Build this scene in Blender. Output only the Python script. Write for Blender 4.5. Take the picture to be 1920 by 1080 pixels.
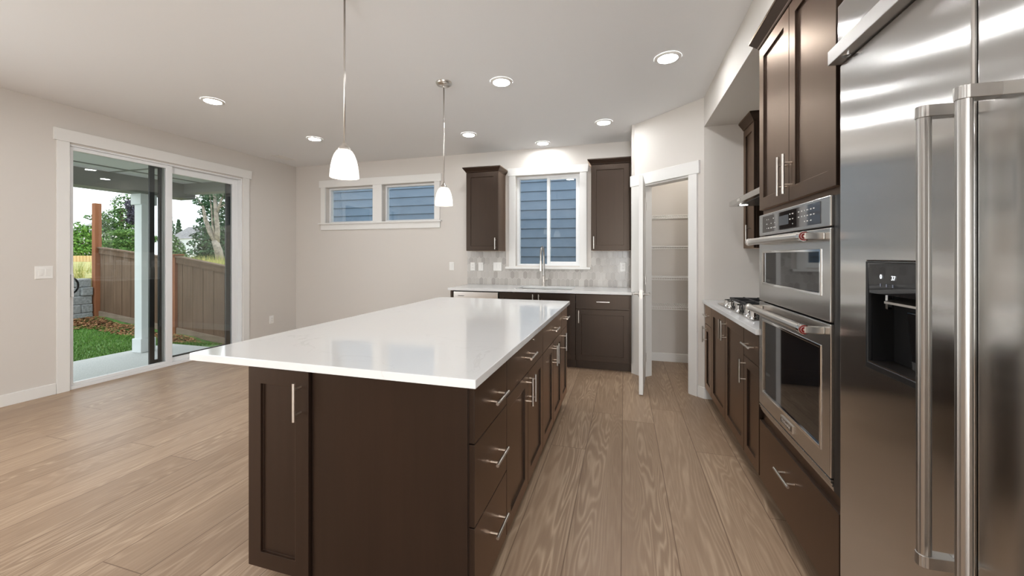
import bpy, bmesh, math, random
from mathutils import Matrix, Vector
R = math.radians
for o in list(bpy.data.objects):
    bpy.data.objects.remove(o)
SC = bpy.context.scene
COL = SC.collection

# ------------------------------------------------------------------ camera
cam = bpy.data.cameras.new('camera')
cam.sensor_width = 36.0
cam.lens = 729.97 / 1920 * 36
cam.shift_y = -(540 - 479.4) / 1920
cam.clip_start = 0.02
cam.clip_end = 400
camo = bpy.data.objects.new('camera', cam)
COL.objects.link(camo)
camo.location = (0, 0, 1.30)
camo.rotation_euler = (R(90), 0, R(16.06))
SC.camera = camo

# ------------------------------------------------------------------ world, exposure
SC.view_settings.view_transform = 'Standard'
SC.view_settings.look = 'None'
SC.view_settings.gamma = 1
SC.view_settings.use_curve_mapping = False
SC.view_settings.exposure = 0.08
wd = bpy.data.worlds.new('overcast_sky')
SC.world = wd
wd.use_nodes = True
bg = wd.node_tree.nodes['Background']
bg.inputs[0].default_value = (0.90, 0.95, 1.0, 1)
bg.inputs[1].default_value = 2.7

POT_STRENGTH = 142
BULB_STRENGTH = 45


XLW = -5.14


def area(name, loc, rot, sx, sy, power, col=(1, 1, 1), shape='RECTANGLE'):
    l = bpy.data.lights.new(name, 'AREA')
    l.shape = shape
    l.size = sx
    l.size_y = sy
    l.energy = power
    l.color = col
    o = bpy.data.objects.new(name, l)
    COL.objects.link(o)
    o.location = loc
    o.rotation_euler = rot
    return o


# added fill lights, set as daylight at invented openings behind and left of the camera
area('fill_daylight', (0.74, -4.42, 1.35), (R(90), 0, 0), 1.0, 2.1, 165, (0.95, 0.98, 1.0))
area('fill_daylight', (XLW + .06, -.7, 1.35), (0, R(-90), 0), 2.1, 2.4, 75, (0.96, 0.985, 1.0))
# out-of-view ceiling lamps added to brighten the room, near and behind the camera
for (x, y) in ((-3.7, 1.35), (-3.7, 0.0), (-3.7, -2.2), (-1.0, -1.2), (0.306, 1.75), (0.306, 0.45), (0.306, -1.6)):
    area('added_lamp', (x, y, 2.738), (0, 0, 0), 0.13, 0.13, 7.5, (0.96, 0.98, 1.0), 'DISK')
# lamp inside the pantry
area('pantry_lamp', (.75, 4.62, 2.738), (0, 0, 0), 0.13, 0.13, 6.0, (1.0, 0.96, 0.90), 'DISK')
# portal for the sky seen by the sliding door
pt = area('sky_portal', (-5.30, 3.3, 1.2), (0, R(-90), 0), 2.3, 1.8, 1)
pt.data.cycles.is_portal = True

# ------------------------------------------------------------------ mesh helpers
WM = {}


class MB:
    def __init__(self, M=None):
        self.v, self.f, self.m = [], [], []
        self.M = M or Matrix.Identity(4)
        self.mi = 0
        self.col = None
        self.cols = []

    def add(self, vs, fs):
        b = len(self.v)
        self.v += [self.M @ Vector(p) for p in vs]
        for f in fs:
            self.f.append([b + i for i in f])
            self.m.append(self.mi)
            self.cols.append(self.col)

    def box(self, x0, y0, z0, x1, y1, z1):
        x0, x1 = min(x0, x1), max(x0, x1)
        y0, y1 = min(y0, y1), max(y0, y1)
        z0, z1 = min(z0, z1), max(z0, z1)
        self.add([(x0, y0, z0), (x1, y0, z0), (x1, y1, z0), (x0, y1, z0), (x0, y0, z1), (x1, y0, z1), (x1, y1, z1), (x0, y1, z1)],
                 [(0, 3, 2, 1), (4, 5, 6, 7), (0, 1, 5, 4), (1, 2, 6, 5), (2, 3, 7, 6), (3, 0, 4, 7)])

    def quad(self, *p):
        self.add(p, [tuple(range(len(p)))])

    def rings(self, rr, cap=True, close=True):
        n = len(rr[0])
        vs = [p for r in rr for p in r]
        fs = []
        for k in range(len(rr) - 1):
            for i in range(n if close else n - 1):
                j = (i + 1) % n
                fs.append((k * n + i, k * n + j, (k + 1) * n + j, (k + 1) * n + i))
        if cap:
            fs.append(tuple(range(n - 1, -1, -1)))
            fs.append(tuple((len(rr) - 1) * n + i for i in range(n)))
        self.add(vs, fs)

    def tube(self, pts, r, seg=10, cap=True):
        pts = [Vector(p) for p in pts]
        rs = r if isinstance(r, (list, tuple)) else [r] * len(pts)
        d0 = (pts[1] - pts[0]).normalized()
        up = Vector((0, 0, 1)) if abs(d0.z) < 0.9 else Vector((1, 0, 0))
        u = d0.cross(up).normalized()
        rr = []
        for i, p in enumerate(pts):
            d = (pts[min(i + 1, len(pts) - 1)] - pts[max(i - 1, 0)]).normalized()
            u = (u - d * u.dot(d)).normalized()
            w = d.cross(u)
            rr.append([tuple(p + (u * math.cos(a) + w * math.sin(a)) * rs[i]) for a in [2 * math.pi * k / seg for k in range(seg)]])
        self.rings(rr, cap)

    def lathe(self, prof, c, seg=28, cap=False):
        rr = [[(c[0] + r * math.cos(2 * math.pi * k / seg), c[1] + r * math.sin(2 * math.pi * k / seg), c[2] + z) for k in range(seg)] for r, z in prof]
        self.rings(rr, cap)

    def prism(self, poly, axis, a, b):
        """poly: 2-D points in the two other axes (cyclic order x,y,z without AXIS)"""
        def p3(q, t):
            if axis == 'x':
                return (t, q[0], q[1])
            if axis == 'y':
                return (q[0], t, q[1])
            return (q[0], q[1], t)
        self.rings([[p3(q, a) for q in poly], [p3(q, b) for q in poly]])

    def slab(self, axis, t0, t1, a0, a1, b0, b1, holes=()):
        """a slab normal to AXIS between t0 and t1, spanning a,b with rectangular holes (a0,a1,b0,b1)"""
        A = sorted({a0, a1, *[h[0] for h in holes], *[h[1] for h in holes]})
        B = sorted({b0, b1, *[h[2] for h in holes], *[h[3] for h in holes]})

        def p3(a, b, t):
            return {'x': (t, a, b), 'y': (a, t, b), 'z': (a, b, t)}[axis]
        idx, vs, fs = {}, [], []

        def vi(i, j, s):
            k = (i, j, s)
            if k not in idx:
                idx[k] = len(vs)
                vs.append(p3(A[i], B[j], t1 if s else t0))
            return idx[k]

        def full(i, j):
            if not (0 <= i < len(A) - 1 and 0 <= j < len(B) - 1):
                return False
            ca, cb = (A[i] + A[i + 1]) / 2, (B[j] + B[j + 1]) / 2
            return not any(h[0] < ca < h[1] and h[2] < cb < h[3] for h in holes)
        for i in range(len(A) - 1):
            for j in range(len(B) - 1):
                if not full(i, j):
                    continue
                for s in (0, 1):
                    fs.append((vi(i, j, s), vi(i + 1, j, s), vi(i + 1, j + 1, s), vi(i, j + 1, s)))
                if not full(i - 1, j):
                    fs.append((vi(i, j, 0), vi(i, j + 1, 0), vi(i, j + 1, 1), vi(i, j, 1)))
                if not full(i + 1, j):
                    fs.append((vi(i + 1, j, 0), vi(i + 1, j + 1, 0), vi(i + 1, j + 1, 1), vi(i + 1, j, 1)))
                if not full(i, j - 1):
                    fs.append((vi(i, j, 0), vi(i + 1, j, 0), vi(i + 1, j, 1), vi(i, j, 1)))
                if not full(i, j + 1):
                    fs.append((vi(i, j + 1, 0), vi(i + 1, j + 1, 0), vi(i + 1, j + 1, 1), vi(i, j + 1, 1)))
        self.add(vs, fs)

    def build(self, name, mats, parent=None, bevel=0, seg=2, smooth=False, auto=None):
        P = WM[parent.name] if parent else None
        me = bpy.data.meshes.new(name)
        vs = self.v
        if P is not None:
            Pi = P.inverted()
            vs = [Pi @ p for p in vs]
        me.from_pydata([tuple(p) for p in vs], [], self.f)
        bm = bmesh.new()
        bm.from_mesh(me)
        bmesh.ops.recalc_face_normals(bm, faces=bm.faces)
        bm.to_mesh(me)
        bm.free()
        for m in (mats if isinstance(mats, (list, tuple)) else [mats]):
            me.materials.append(m)
        me.polygons.foreach_set('material_index', self.m)
        if any(c is not None for c in self.cols):
            at = me.attributes.new('tone', 'FLOAT', 'FACE')
            at.data.foreach_set('value', [c or 0.0 for c in self.cols])
        if smooth:
            me.polygons.foreach_set('use_smooth', [True] * len(me.polygons))
            if auto:
                me.set_sharp_from_angle(angle=R(auto))
        me.update()
        o = bpy.data.objects.new(name, me)
        COL.objects.link(o)
        if parent:
            o.parent = parent
        WM[o.name] = P if P is not None else Matrix.Identity(4)
        if bevel:
            b = o.modifiers.new('bevel', 'BEVEL')
            b.width = bevel
            b.segments = seg
            b.limit_method = 'ANGLE'
            b.angle_limit = R(35)
        return o


def thing(name, label, cat, loc=(0, 0, 0), rz=0, group=None):
    o = bpy.data.objects.new(name, None)
    o.empty_display_size = 0.1
    COL.objects.link(o)
    o.location = loc
    o.rotation_euler = (0, 0, rz)
    o['label'] = label
    o['category'] = cat
    if group:
        o['group'] = group
    WM[o.name] = Matrix.Translation(loc) @ Matrix.Rotation(rz, 4, 'Z')
    return o


def tag(o, label, cat, group=None, kind=None):
    o['label'] = label
    o['category'] = cat
    if group:
        o['group'] = group
    if kind:
        o['kind'] = kind
    return o


def struct(o, label=None):
    o['kind'] = 'structure'
    if label:
        o['label'] = label
    return o


def sroot(name, label=None, loc=(0, 0, 0), rz=0):
    o = bpy.data.objects.new(name, None)
    COL.objects.link(o)
    o.location = loc
    o.rotation_euler = (0, 0, rz)
    o['kind'] = 'structure'
    if label:
        o['label'] = label
    WM[o.name] = Matrix.Translation(loc) @ Matrix.Rotation(rz, 4, 'Z')
    return o


# ------------------------------------------------------------------ materials
def srgb(r, g, b):
    def f(c):
        c /= 255
        return c / 12.92 if c <= 0.04045 else ((c + 0.055) / 1.055) ** 2.4
    return (f(r), f(g), f(b), 1)


class NT:
    def __init__(self, name):
        self.mat = bpy.data.materials.new(name)
        self.mat.use_nodes = True
        self.t = self.mat.node_tree
        self.b = self.t.nodes['Principled BSDF']
        self.out = self.t.nodes['Material Output']

    def n(self, typ, **kw):
        nd = self.t.nodes.new(typ)
        for k, v in kw.items():
            setattr(nd, k, v)
        return nd

    def l(self, a, b):
        self.t.links.new(a, b)

    def math(self, op, a, b=None, c=None):
        nd = self.n('ShaderNodeMath', operation=op)
        for i, x in enumerate((a, b, c)):
            if x is None:
                continue
            if hasattr(x, 'links'):
                self.l(x, nd.inputs[i])
            else:
                nd.inputs[i].default_value = x
        return nd.outputs[0]

    def coord(self, scale=(1, 1, 1), loc=(0, 0, 0), out='Object'):
        tc = self.n('ShaderNodeTexCoord')
        mp = self.n('ShaderNodeMapping')
        mp.inputs['Scale'].default_value = scale
        mp.inputs['Location'].default_value = loc
        self.l(tc.outputs[out], mp.inputs[0])
        return mp.outputs[0]

    def noise(self, vec, scale=5, detail=2, rough=.5, dist=0):
        nd = self.n('ShaderNodeTexNoise')
        self.l(vec, nd.inputs['Vector'])
        nd.inputs['Scale'].default_value = scale
        nd.inputs['Detail'].default_value = detail
        nd.inputs['Roughness'].default_value = rough
        nd.inputs['Distortion'].default_value = dist
        return nd.outputs[0]

    def ramp(self, fac, stops):
        nd = self.n('ShaderNodeValToRGB')
        el = nd.color_ramp.elements
        while len(el) < len(stops):
            el.new(0.5)
        for e, (p, c) in zip(el, stops):
            e.position = p
            e.color = c
        self.l(fac, nd.inputs[0])
        return nd.outputs[0]

    def mix(self, fac, a, b, typ='MIX'):
        nd = self.n('ShaderNodeMix', data_type='RGBA', blend_type=typ)
        for s, x in ((0, fac), (6, a), (7, b)):
            if hasattr(x, 'links'):
                self.l(x, nd.inputs[s])
            else:
                nd.inputs[s].default_value = x
        return nd.outputs[2]

    def bump(self, h, strength=.2, dist=.01):
        nd = self.n('ShaderNodeBump')
        nd.inputs['Strength'].default_value = strength
        nd.inputs['Distance'].default_value = dist
        self.l(h, nd.inputs['Height'])
        self.l(nd.outputs[0], self.b.inputs['Normal'])
        return nd

    def set(self, **kw):
        for k, v in kw.items():
            self.b.inputs[k.replace('_', ' ')].default_value = v
        return self


def simple(name, col, rough=.5, metal=0, **kw):
    m = NT(name)
    m.set(Base_Color=col, Roughness=rough, Metallic=metal)
    for k, v in kw.items():
        m.b.inputs[k].default_value = v
    return m.mat


def m_paint(name, col, rough=.6, bump=.03, scale=180):
    m = NT(name)
    m.set(Base_Color=col, Roughness=rough)
    m.b.inputs['Specular IOR Level'].default_value = .3
    n = m.noise(m.coord(), scale, 3)
    m.bump(n, bump, .004)
    return m.mat


def m_wood(name, c0, c1, rough=.36, spec=.5, axis='z', s=1.0, ior=1.5):
    m = NT(name)
    sc = {'z': (38 * s, 38 * s, 1.6 * s), 'x': (1.6 * s, 38 * s, 38 * s), 'y': (38 * s, 1.6 * s, 38 * s)}[axis]
    n1 = m.noise(m.coord(sc), 1.0, 4, .6, .3)
    n2 = m.noise(m.coord((3, 3, .8)), 1.3, 2)
    f = m.math('ADD', m.math('MULTIPLY', n1, .6), m.math('MULTIPLY', n2, .4))
    m.l(m.ramp(f, [(.3, c0), (.7, c1)]), m.b.inputs['Base Color'])
    m.set(Roughness=rough)
    m.b.inputs['Specular IOR Level'].default_value = spec
    m.bump(n1, .04, .002)
    m.b.inputs['IOR'].default_value = ior
    return m.mat


def m_steel(name, col=(.60, .585, .565, 1), rough=.24, aniso=0.0, axis=(0, 0, 1), warp=0.0, streak=(2, 2, 220)):
    m = NT(name)
    m.set(Base_Color=col, Metallic=1.0)
    m.set(Roughness=rough)
    if aniso:
        m.set(Anisotropic=aniso)
        # brushing direction: horizontal and in the plane of the surface
        ge = m.n('ShaderNodeNewGeometry')
        cr = m.n('ShaderNodeVectorMath', operation='CROSS_PRODUCT')
        cr.inputs[0].default_value = (.002, .003, 1.0)
        m.l(ge.outputs['True Normal'], cr.inputs[1])
        m.l(cr.outputs[0], m.b.inputs['Tangent'])
    if warp:
        w = m.noise(m.coord((1.1, 1.1, 2.2)), 1.0, 1)
        m.bump(w, 1.0, warp)
    return m.mat


def m_floor():
    m = NT('oak_planks')
    sep = m.n('ShaderNodeSeparateXYZ')
    m.l(m.coord(), sep.inputs[0])
    X, Y = sep.outputs[0], sep.outputs[1]
    W_, L_ = .235, 1.83
    px = m.math('DIVIDE', m.math('ADD', X, .012), W_)
    ix = m.math('FLOOR', px)
    fx = m.math('FRACT', px)
    wn = m.n('ShaderNodeTexWhiteNoise', noise_dimensions='1D')
    m.l(ix, wn.inputs['W'])
    py = m.math('ADD', m.math('DIVIDE', Y, L_), m.math('MULTIPLY', wn.outputs[0], 7.3))
    iy = m.math('FLOOR', py)
    fy = m.math('FRACT', py)
    wn2 = m.n('ShaderNodeTexWhiteNoise', noise_dimensions='1D')
    m.l(m.math('ADD', m.math('MULTIPLY', ix, 13.17), m.math('MULTIPLY', iy, 3.71)), wn2.inputs['W'])
    pid = wn2.outputs[0]
    v = m.n('ShaderNodeCombineXYZ')
    m.l(m.math('ADD', m.math('MULTIPLY', X, 6.5), m.math('MULTIPLY', pid, 40.0)), v.inputs[0])
    m.l(m.math('MULTIPLY', Y, .62), v.inputs[1])
    m.l(m.math('MULTIPLY', pid, 91.0), v.inputs[2])
    big = m.noise(v.outputs[0], 1.0, 2.5, .45, .28)
    ln = m.math('SINE', m.math('MULTIPLY', big, 150.0))
    ln = m.math('POWER', m.math('MULTIPLY', m.math('ADD', ln, 1.0), .5), 2.2)
    msk = m.noise(v.outputs[0], .9, 1)
    msk = m.math('MULTIPLY', m.math('SUBTRACT', msk, .30), 2.2)
    ln = m.math('MULTIPLY', ln, m.math('MINIMUM', m.math('MAXIMUM', msk, .12), 1.0))
    v2 = m.n('ShaderNodeCombineXYZ')
    m.l(m.math('ADD', m.math('MULTIPLY', X, 90.0), m.math('MULTIPLY', pid, 33.0)), v2.inputs[0])
    m.l(m.math('MULTIPLY', Y, 5.0), v2.inputs[1])
    fine = m.noise(v2.outputs[0], 1.0, 3, .6)
    base = m.ramp(pid, [(0, srgb(152, 127, 104)), (.5, srgb(159, 134, 111)), (1, srgb(166, 141, 117))])
    blot = m.noise(v.outputs[0], .55, 2)
    base = m.mix(m.math('MULTIPLY', m.math('SUBTRACT', .58, blot), 1.1), base, srgb(124, 100, 79))
    base = m.mix(m.math('MULTIPLY', ln, .66), base, srgb(206, 182, 155))
    base = m.mix(m.math('MULTIPLY', m.math('SUBTRACT', fine, .35), .8), base, srgb(120, 96, 76))
    sx = m.math('LESS_THAN', m.math('MINIMUM', fx, m.math('SUBTRACT', 1.0, fx)), .011)
    sy = m.math('LESS_THAN', m.math('MINIMUM', fy, m.math('SUBTRACT', 1.0, fy)), .0012)
    seam = m.math('MAXIMUM', sx, sy)
    base = m.mix(m.math('MULTIPLY', seam, .75), base, srgb(104, 80, 62))
    m.l(base, m.b.inputs['Base Color'])
    m.l(m.math('ADD', m.math('MULTIPLY', fine, .12), .36), m.b.inputs['Roughness'])
    m.b.inputs['Specular IOR Level'].default_value = .42
    h = m.math('SUBTRACT', m.math('MULTIPLY', fine, .12), seam)
    m.bump(h, .25, .0015)
    return m.mat


def m_quartz():
    m = NT('white_quartz')
    n = m.noise(m.coord(), 1.6, 5, .6, 1.4)
    vein = m.math('ABSOLUTE', m.math('SUBTRACT', n, .5))
    vein = m.math('LESS_THAN', vein, .006)
    sp = m.noise(m.coord(), 2.4, 2)
    f = m.math('MULTIPLY', vein, m.math('MAXIMUM', m.math('SUBTRACT', sp, .5), 0))
    m.l(m.mix(m.math('MULTIPLY', f, 1.5), (.74, .74, .735, 1), (.55, .54, .53, 1)), m.b.inputs['Base Color'])
    m.set(Roughness=.07)
    m.b.inputs['Specular IOR Level'].default_value = .7
    return m.mat


def m_glass(name, tint=(.97, .99, .98, 1), f0=1.5, gl=1.0):
    m = NT(name)
    m.t.nodes.remove(m.b)
    tr = m.n('ShaderNodeBsdfTransparent')
    tr.inputs[0].default_value = tint
    g = m.n('ShaderNodeBsdfGlossy')
    g.inputs['Roughness'].default_value = 0.0
    fr = m.n('ShaderNodeFresnel')
    fr.inputs[0].default_value = f0
    mx = m.n('ShaderNodeMixShader')
    m.l(m.math('MULTIPLY', fr.outputs[0], gl), mx.inputs[0])
    m.l(tr.outputs[0], mx.inputs[1])
    m.l(g.outputs[0], mx.inputs[2])
    m.l(mx.outputs[0], m.out.inputs[0])
    return m.mat


def m_screen():
    m = NT('insect_mesh')
    m.t.nodes.remove(m.b)
    tr = m.n('ShaderNodeBsdfTransparent')
    df = m.n('ShaderNodeBsdfDiffuse')
    df.inputs[0].default_value = (.02, .022, .022, 1)
    mx = m.n('ShaderNodeMixShader')
    mx.inputs[0].default_value = .07
    m.l(tr.outputs[0], mx.inputs[1])
    m.l(df.outputs[0], mx.inputs[2])
    m.l(mx.outputs[0], m.out.inputs[0])
    return m.mat


def m_emit(name, col, s):
    m = NT(name)
    m.set(Base_Color=(.8, .8, .8, 1), Emission_Color=col, Emission_Strength=s)
    return m.mat


def m_tone(name, stops, rough=.4, spec=.4):
    m = NT(name)
    a = m.n('ShaderNodeAttribute', attribute_name='tone')
    m.l(m.ramp(a.outputs['Fac'], stops), m.b.inputs['Base Color'])
    m.set(Roughness=rough)
    m.b.inputs['Specular IOR Level'].default_value = spec
    return m.mat


def m_leaf(name, c0, c1, c2):
    m = NT(name)
    a = m.n('ShaderNodeAttribute', attribute_name='tone')
    m.l(m.ramp(a.outputs['Fac'], [(0, c0), (.5, c1), (1, c2)]), m.b.inputs['Base Color'])
    m.set(Roughness=.7)
    m.b.inputs['Specular IOR Level'].default_value = .2
    m.b.inputs['Subsurface Weight'].default_value = 0
    return m.mat


def m_speck(name, c0, c1, scale=60, rough=.8, bump=.2):
    m = NT(name)
    n = m.noise(m.coord(), scale, 4, .7)
    m.l(m.ramp(n, [(.35, c0), (.65, c1)]), m.b.inputs['Base Color'])
    m.set(Roughness=rough)
    m.bump(n, bump, .01)
    return m.mat


WALL = m_paint('greige_wall_paint', srgb(214, 208, 201))
CEIL = m_paint('ceiling_paint', srgb(238, 238, 238), .8, .05, 90)
TRIM = m_paint('white_trim_paint', srgb(232, 230, 226), .4, .01)
PANTRYP = m_paint('pantry_wall_paint', srgb(205, 195, 180))
FLOOR = m_floor()
QUARTZ = m_quartz()
def m_stained():
    """dark stained wood under a satin amber lacquer: diffuse grain with a tinted gloss layer"""
    m = NT('espresso_wood')
    m.t.nodes.remove(m.b)
    n1 = m.noise(m.coord((38, 38, 1.6)), 1.0, 4, .6, .3)
    n2 = m.noise(m.coord((3, 3, .8)), 1.3, 2)
    f = m.math('ADD', m.math('MULTIPLY', n1, .6), m.math('MULTIPLY', n2, .4))
    df = m.n('ShaderNodeBsdfDiffuse')
    m.l(m.ramp(f, [(.3, srgb(21, 14, 11)), (.7, srgb(34, 23, 18))]), df.inputs[0])
    gl = m.n('ShaderNodeBsdfGlossy')
    gl.inputs['Color'].default_value = (1.0, .79, .64, 1)
    gl.inputs['Roughness'].default_value = .36
    fr = m.n('ShaderNodeFresnel')
    fr.inputs[0].default_value = 1.47
    mx = m.n('ShaderNodeMixShader')
    m.l(m.math('MINIMUM', m.math('MULTIPLY', fr.outputs[0], 1.12), .85), mx.inputs[0])
    m.l(df.outputs[0], mx.inputs[1])
    m.l(gl.outputs[0], mx.inputs[2])
    m.l(mx.outputs[0], m.out.inputs[0])
    return m.mat


WOOD = m_stained()
TOE = simple('toe_kick_black', srgb(30, 24, 22), .5)
NICKEL = simple('brushed_nickel', (.66, .63, .59, 1), .28, 1)
SATIN = simple('satin_steel', (.40, .385, .365, 1), .30, 1)
BARST = simple('satin_bar_steel', (.55, .53, .51, 1), .42, 1)
CHROME = simple('chrome', (.75, .75, .75, 1), .08, 1)
STEEL = m_steel('brushed_stainless', rough=.22, aniso=.8, axis=(0, 1, 0))
FSTEEL = m_steel('fridge_stainless', (.62, .605, .585, 1), .17, .96, (0, 1, 0), .010)
DSTEEL = simple('dark_steel', (.10, .10, .10, 1), .35, .8)
BLACK = simple('black_plastic', (.006, .006, .0065, 1), .4)
GLOSSB = simple('black_glass', (.008, .008, .009, 1), .03)
IRON = simple('cast_iron', (.02, .02, .021, 1), .5)
GLASS = m_glass('window_glass')
SCREEN = m_screen()
VINYL = simple('white_vinyl', srgb(235, 236, 236), .35)
BLACKALU = simple('black_aluminium', (.014, .016, .018, 1), .4)
PLASTIC = simple('white_plastic', srgb(238, 236, 232), .35)
SLOT = simple('slot_grey', srgb(110, 106, 102), .5)
LENS = m_emit('lamp_lens', (.955, .98, 1.0, 1), POT_STRENGTH)
RED = simple('red_enamel', srgb(110, 16, 16), .2)


def m_shade():
    m = NT('frosted_shade_glass')
    m.set(Base_Color=(.9, .88, .84, 1), Roughness=.35, Emission_Color=(1, .955, .88, 1))
    tc = m.n('ShaderNodeTexCoord')
    sp = m.n('ShaderNodeSeparateXYZ')
    m.l(tc.outputs['Generated'], sp.inputs[0])
    z = sp.outputs[2]
    # brightest around the bulb inside, weaker towards the neck
    d = m.math('ABSOLUTE', m.math('SUBTRACT', z, .36))
    s = m.math('SUBTRACT', 1.12, m.math('MULTIPLY', d, .9))
    m.l(s, m.b.inputs['Emission Strength'])
    return m.mat


SHADE = m_shade()
BULB = m_emit('lamp_bulb', (1, .90, .76, 1), BULB_STRENGTH)

# ------------------------------------------------------------------ the room
XL, XR, YB, YF, ZC = -5.14, 1.33, 5.13, -4.5, 2.744
HT = .003


def one(name, mat, fn, parent=None, **kw):
    mb = MB()
    fn(mb)
    return mb.build(name, mat, parent, **kw)


struct(one('floor', FLOOR, lambda b: b.box(XL - .14, YF - .15, -.10, XR + .12, YB + .15, 0)))
struct(one('ceiling', CEIL, lambda b: b.box(XL - .14, YF - .15, ZC, XR + .12, YB + .15, ZC + .12)))
SD = (2.423, 4.20, 0.0, 2.38)      # sliding door opening y0 y1 z0 z1
struct(one('wall_left', WALL, lambda b: b.slab('x', XL - .14, XL, YF, YB, 0, ZC, [SD, (-1.9, .5, .3, 2.4)])))  # second opening is out of view, added for the side fill light
W1 = [(-4.557, -3.682, 1.815, 2.375), (-3.522, -2.647, 1.815, 2.375)]
W2 = (-1.425, -.555, 1.165, 2.385)
struct(one('wall_back', WALL, lambda b: b.slab('y', YB, YB + .15, XL - .14, XR + .12, 0, ZC, [*W1, W2])))
struct(one('wall_right', WALL, lambda b: b.box(XR, YF, 0, XR + .12, YB, ZC)))
struct(one('wall_front', WALL, lambda b: b.slab('y', YF - .15, YF, XL - .14, XR + .12, 0, ZC, [(.2, 1.28, .2, 2.45)])))  # opening added for the rear fill light
struct(one('ceiling_soffit', WALL, lambda b: b.box(.70, YF + .001, 2.472, XR - .001, 3.888, ZC - .001)))
# pantry: side wall, diagonal wall with its door opening, wall beside the range counter
PA, PB = Vector((.082, 4.53)), Vector((.70, 3.89))
pd = (PB - PA).normalized()
pang = math.atan2(pd.y, pd.x)
PL = (PB - PA).length
MP = Matrix.Translation((PA.x, PA.y, 0)) @ Matrix.Rotation(pang, 4, 'Z')   # local x along the wall, local -y into the kitchen


def pl(fn, name, mat, parent=None, **kw):
    mb = MB(MP)
    fn(mb)
    return mb.build(name, mat, parent, **kw)


PO = (.165, .738, 0.0, 2.06)
struct(one('wall_pantry_side', WALL, lambda b: b.box(.082, 4.50, 0, .192, YB - .001, ZC - .001)))
struct(pl(lambda b: b.slab('y', 0, .11, 0, PL, 0, ZC - .001, [PO]), 'wall_pantry', WALL))
struct(one('wall_range_side', WALL, lambda b: b.box(.70, 3.89, 0, XR - .001, 4.0, ZC - .001)))
BBH, BBT = .102, .014


def bb(name, mb):
    struct(mb.build(name, TRIM, None, bevel=.003))


b = MB(); b.box(XL, YF, 0, XL + BBT, 2.331, BBH); bb('baseboard_left', b)
b = MB(); b.box(XL, 4.293, 0, XL + BBT, YB - BBT, BBH); bb('baseboard_left_corner', b)
b = MB(); b.box(XL, YB - BBT, 0, -2.09, YB, BBH); bb('baseboard_back', b)
b = MB(); b.box(.195, YB - BBT, 0, XR, YB, BBH); bb('baseboard_pantry', b)
b = MB(MP); b.box(.832, -BBT, 0, PL + .006, 0, BBH); bb('baseboard_diagonal', b)
b = MB(); b.box(.695, 3.876, 0, .775, 3.889, BBH); bb('baseboard_range', b)
# pantry casing (trim)
pc = sroot('trim_1', 'flat white casing around the narrow pantry doorway')
pl(lambda b: b.box(-.002, -.024, 2.06, .853, 0, 2.178), 'header_board', TRIM, pc, bevel=.002)
pl(lambda b: b.box(.012, -.020, 0, .165, 0, 2.06), 'side_casing', TRIM, pc, bevel=.002)
pl(lambda b: b.box(.738, -.020, 0, .828, 0, 2.06), 'side_casing', TRIM, pc, bevel=.002)
pl(lambda b: b.box(.165, 0, 0, .183, .11, 2.06), 'door_jamb', TRIM, pc)
pl(lambda b: b.box(.722, 0, 0, .738, .11, 2.06), 'door_jamb', TRIM, pc)
pl(lambda b: b.box(.183, 0, 2.044, .722, .11, 2.06), 'door_jamb', TRIM, pc)

# pantry door, swung open towards the camera
hx, hy = .205, 4.405
dx, dy = .150 - hx, 3.800 - hy
dl = math.hypot(dx, dy)
dr = sroot('door_2', 'white two panel pantry door swung wide open, seen edge on', (hx, hy, .010), math.atan2(dy, dx))
MD = WM[dr.name]
b = MB(MD)
DW, DH, DT = dl, 2.035, .035


def panel_face(b, y, out, rects, w, h):
    """one face of a panelled slab at y with recessed panels"""
    A = sorted({0, w, *[r[0] for r in rects], *[r[1] for r in rects]})
    Bz = sorted({0, h, *[r[2] for r in rects], *[r[3] for r in rects]})
    for i in range(len(A) - 1):
        for j in range(len(Bz) - 1):
            ca, cb = (A[i] + A[i + 1]) / 2, (Bz[j] + Bz[j + 1]) / 2
            if any(r[0] < ca < r[1] and r[2] < cb < r[3] for r in rects):
                continue
            b.quad((A[i], y, Bz[j]), (A[i + 1], y, Bz[j]), (A[i + 1], y, Bz[j + 1]), (A[i], y, Bz[j + 1]))
    for (a0, a1, c0, c1) in rects:
        r0 = [(a0, y, c0), (a1, y, c0), (a1, y, c1), (a0, y, c1)]
        k = .02
        yi = y - out * .008
        r1 = [(a0 + k, yi, c0 + k), (a1 - k, yi, c0 + k), (a1 - k, yi, c1 - k), (a0 + k, yi, c1 - k)]
        b.rings([r0, r1], cap=False)
        b.quad(*r1)


prs = [(.11, DW - .11, .22, .86), (.11, DW - .11, 1.06, DH - .13)]
panel_face(b, -DT / 2, -1, prs, DW, DH)
panel_face(b, DT / 2, 1, prs, DW, DH)
b.rings([[(0, s * DT / 2, 0), (DW, s * DT / 2, 0), (DW, s * DT / 2, DH), (0, s * DT / 2, DH)] for s in (-1, 1)], cap=False)
leaf = b.build('door_leaf', TRIM, dr)
for sgn in (-1, 1):
    b = MB(MD)
    lx = DW - .060
    b.lathe([(0.0, 0), (.0, 0)], (0, 0, 0)) if False else None
    b.tube([(lx, sgn * (DT / 2), .93), (lx, sgn * (DT / 2 + .008), .93)], .027, 20)
    b.tube([(lx, sgn * (DT / 2 + .006), .93), (lx, sgn * (DT / 2 + .052), .93)], .009, 12)
    b.tube([(lx + .008, sgn * (DT / 2 + .050), .93), (lx - .04, sgn * (DT / 2 + .052), .932), (lx - .11, sgn * (DT / 2 + .050), .93)], [.010, .009, .007], 12)
    b.build('lever_handle', SATIN, dr, smooth=True, auto=40)
b = MB(MD); b.box(DW - .001, -.012, .89, DW + .0015, .012, .97); b.tube([(DW, 0, .93), (DW + .008, 0, .93)], .008, 12)
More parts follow.
